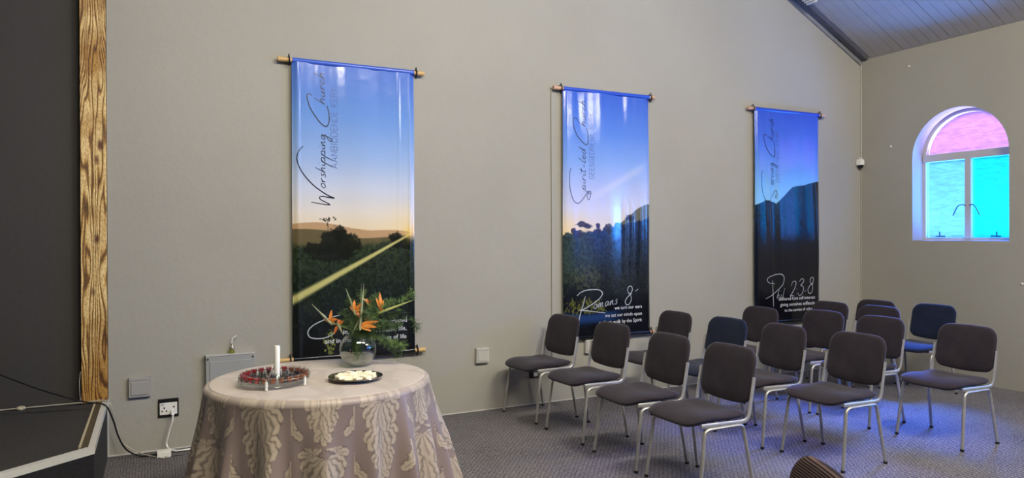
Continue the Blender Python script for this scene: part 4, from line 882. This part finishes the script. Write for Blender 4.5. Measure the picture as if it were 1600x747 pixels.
# ------------------------------------------------------------------ vase and flowers
vx, vy = 1.088, 4.20
vs_ = tag(empty('glass_vase', (vx, vy, CZ)), 'round fishbowl glass vase holding the flowers at the back of the table', 'vase')
def sph(R_, zc, z0, z1, n=18):
    return [(math.sqrt(max(R_*R_-(z-zc)**2, 0)), z) for z in [z0+(z1-z0)*k/n for k in range(n+1)]]
o_ = sph(.108, .098, .004, .176); i_ = sph(.105, .098, .010, .175)
MB().lathe([(0,.004)]+o_+[(.071,.180),(.068,.180)]+list(reversed(i_))+[(0,.010)], (0,0,0), 40).build('bowl', M['glass'], vs_)
MB().lathe([(0,.011)]+sph(.1035,.098,.012,.105)+[(0,.105)], (0,0,0), 36).build('water', M['water'], vs_)
def flat_leaf(mb, p0, p1, w0, bend=(0,0,0), n=6, fold=.3, tipw=.0):
    p0 = Vector(p0); p1 = Vector(p1); d = (p1-p0); sd = d.cross(Vector((.3,-.9,.1))).normalized(); up_ = d.cross(sd).normalized(); vs = []; fs = []
    for k in range(n+1):
        t = k/n; c = p0+d*t+Vector(bend)*(4*t*(1-t)); ww = w0*math.sin(PI*min(1, .12+t*.88))**.8 if t < 1 else tipw
        vs += [c-sd*ww, c+up_*ww*fold, c+sd*ww, c-up_*ww*.25]
    for k in range(n):
        for j in range(4): fs.append((4*k+j, 4*k+(j+1)%4, 4*k+4+(j+1)%4, 4*k+4+j))
    mb.add(vs, fs, True)
base = Vector((vx, vy, CZ+.02))
def W(px, py, dy=0.):   # offset in metres from the vase mouth: px to the right in view, py up, dy away
    rt_ = Vector((.893,-.45,0)); bk_ = Vector((.45,.893,0)); return Vector((vx, vy, CZ+.185))+rt_*px+Vector((0,0,py))+bk_*dy
def bird(name_lab, head, beak_tip, petals, spm, petm, blue=True):
    r_ = tag(empty('bird_of_paradise_flower', (vx, vy, CZ)), name_lab, 'flower', None); inv = Vector((vx, vy, CZ))
    hd = W(*head); foot = Vector((vx+random.uniform(-.03,.03), vy+random.uniform(-.03,.03), CZ+.03)); nk = Vector((vx, vy, CZ+.178))+Vector((random.uniform(-.03,.03), random.uniform(-.03,.03), 0))
    pts = [Vector(p)-inv for p in smooth_path([foot, nk, (nk+hd)/2+Vector((0,0,.012)), hd], 5)]
    MB().tube(pts, .0045, 7).build('stem', M['stem'], r_)
    tip = W(*beak_tip); d = (tip-hd); b = MB(); back = hd-d.normalized()*.02
    cs = [back-inv, hd-inv, hd+d*.3-inv, hd+d*.65-inv, tip-inv]; b.tube(cs, [.005,.0085,.0075,.0045,.0008], 8); b.build('spathe', spm, r_)
    for (dx, dz, ln, dy) in petals:
        e = hd+ (Vector((.893,-.45,0))*dx+Vector((0,0,dz))+Vector((.45,.893,0))*dy).normalized()*ln
        q = MB(); flat_leaf(q, hd-inv, e-inv, .0115, Vector((0,0,.006)), 6, .6); q.build('petal', petm, r_)
    if blue:
        q = MB(); flat_leaf(q, hd-inv, hd+d.normalized()*.05+Vector((0,0,.012))-inv, .0045, (0,0,0), 4, .5); q.build('petal', M['blue_petal'], r_)
    return r_
bird('orange flower with a long grey beak pointing left at the left of the vase', (-.160,.075,-.02), (-.265,.185,-.03), [(.15,1,.075,0),(-.5,.3,.045,0),(.9,.35,.05,0),(.3,-.2,.04,.3)], M['spathe'], M['orange'])
bird('drooping deep orange flower low at the left side of the vase', (-.105,.060,-.04), (-.075,.0,-.04), [(-.4,-.8,.06,0),(.6,.5,.04,0),(.1,.8,.035,.2)], M['spathe'], M['orange_d'], False)
bird('orange flower with upright grey beak in the middle of the bouquet', (-.02,.135,.0), (-.075,.275,.02), [(.0,1,.07,0),(.75,.75,.07,0),(-.5,.6,.045,.2),(.9,.2,.04,0)], M['spathe'], M['orange'])
bird('curled deep orange flower just above the vase mouth', (.025,.105,-.03), (-.03,.0,-.03), [(.6,.8,.045,0),(-.7,.7,.04,0),(1,-.2,.05,0),(.2,1,.035,.3)], M['spathe'], M['orange_d'])
bird('large orange flower spreading sideways over the vase rim', (.03,.052,-.07), (.03,.30,.04), [(1,.32,.115,0),(1,.0,.10,-.1),(.9,.55,.07,0),(.8,-.3,.07,0)], M['spathe'], M['orange'], False)
bird('upright orange flower with long pale green beak pointing right', (.145,.135,-.01), (.335,.205,.0), [(-.1,1,.12,0),(-.35,.9,.09,0),(.15,.9,.07,0)], M['spathe_y'], M['orange'], False)
bird('slim green and orange flower bud high behind the bouquet', (.06,.165,.05), (.02,.215,.05), [(-.5,.9,.05,0),(.3,.9,.04,0)], M['spathe_y'], M['orange_d'], False)
def frond(lab, path, spread, n, mt, ln=.06):
    r_ = tag(empty('fern_frond', (vx, vy, CZ)), lab, 'foliage', 'feathery fern fronds in the vase'); inv = Vector((vx, vy, CZ))
    P_ = [Vector(p)-inv for p in smooth_path([Vector((vx+random.uniform(-.03,.03), vy+random.uniform(-.03,.03), CZ+.035)), Vector((vx+random.uniform(-.02,.02), vy, CZ+.178))]+[W(*p) for p in path], 8)]
    MB().tube(P_, [.0022-.0014*i/len(P_) for i in range(len(P_))], 5).build('frond_stem', M['stem'], r_)
    mb = MB(); P_ = P_[9:]; n = int(n*1.5)
    for k in range(n):
        t = random.uniform(0, 1)**.9; i = min(int(t*(len(P_)-1)), len(P_)-2); c = P_[i].lerp(P_[i+1], random.random()); ax = (P_[i+1]-P_[i]).normalized()
        d = (ax*random.uniform(.2,1.)+Vector((random.gauss(0,1),random.gauss(0,1),random.gauss(0,.8)))*spread).normalized(); l_ = ln*random.uniform(.5,1.15)*(1-.3*t)
        e = c+d*l_+Vector((0,0,-.006)); s_ = d.cross(Vector((random.random(),random.random(),random.random()))).normalized()*.0009
        mb.add([c-s_, c+s_, e], [(0,1,2)])
        for q in range(9):
            f_ = c.lerp(e, .15+.09*q); d2 = (d*.7+Vector((random.gauss(0,.8),random.gauss(0,.8),random.gauss(0,.8)))).normalized(); e2 = f_+d2*random.uniform(.014,.03); s2 = d2.cross(d).normalized()*.0011
            mb.add([f_-s2, f_+s2, e2], [(0,1,2)])
    nd_ = mb.build('fern_needles', mt, r_, sharp=False); nd_['kind'] = 'stuff'
fl = [([(-.05,.06),(-.09,.14,.02)], .8, 60, 'fern_d'), ([(-.02,.09,.03),(-.06,.2,.05)], .8, 80, 'fern_d'), ([(.0,.1,.05),(.02,.24,.07)], .8, 90, 'fern'),
      ([(.05,.1,.02),(.10,.22,.04)], .9, 110, 'fern'), ([(.08,.09,.0),(.19,.2,.0)], .9, 120, 'fern'), ([(.09,.05,.03),(.24,.13,.05)], .9, 130, 'fern_d'),
      ([(.09,.03,.0),(.25,.05,.0)], .9, 130, 'fern_d'), ([(.08,.0,-.02),(.18,-.03,-.02),(.27,-.06,0)], .9, 130, 'fern'), ([(.07,.0,.05),(.17,-.06,.05),(.23,-.13,.05)], .8, 100, 'fern_d'),
      ([(.09,.05,-.04),(.16,.07,-.06),(.2,.06,-.06)], .9, 110, 'fern_d'), ([(.1,.1,.06),(.26,.2,.08),(.31,.24,.08)], .7, 70, 'fern'), ([(-.03,.04,.0),(-.09,.06,.03)], .8, 60, 'fern_d'), ([(.12,.05,.06),(.3,.08,.08),(.345,.03,.08)], .6, 45, 'fern_d'), ([(.03,.08,-.03),(.06,.14,-.05)], .8, 70, 'fern_d')]
LAB = ['short dark fern frond left of the orange flowers','tall dark fern frond behind the middle beak','tallest green fern frond at the middle back','green fern frond rising right of the middle flower','green fern frond reaching up to the upright orange flower','dark fern frond reaching right at mid height',
       'dark fern frond lying level to the right of the vase','light green fern frond drooping right over the cloth','dark fern frond hanging lowest right of the vase','short dark fern frond in front of the upright flower','thin green frond tip reaching the banner edge','small dark frond low on the left','wispy frond arching farthest right over the grey wall','small dark frond at the front centre']
for (a, b, c, d), lb in zip(fl, LAB): frond(lb, a, b, c, M[d])
for k, (dx, dz, dy) in enumerate([(.015,.31,.05),(-.045,.2,.06)]):
    r_ = tag(empty('grass_blade', (vx, vy, CZ)), ['thin pale seed stalk standing tallest above the flowers', 'slender grey-green blade between the two upright beaks'][k], 'foliage'); q = MB()
    flat_leaf(q, Vector((0,0,.04)), W(dx, dz, dy)-Vector((vx,vy,CZ)), .003, (0,0,0), 6); q.build('blade', M['spathe'], r_)
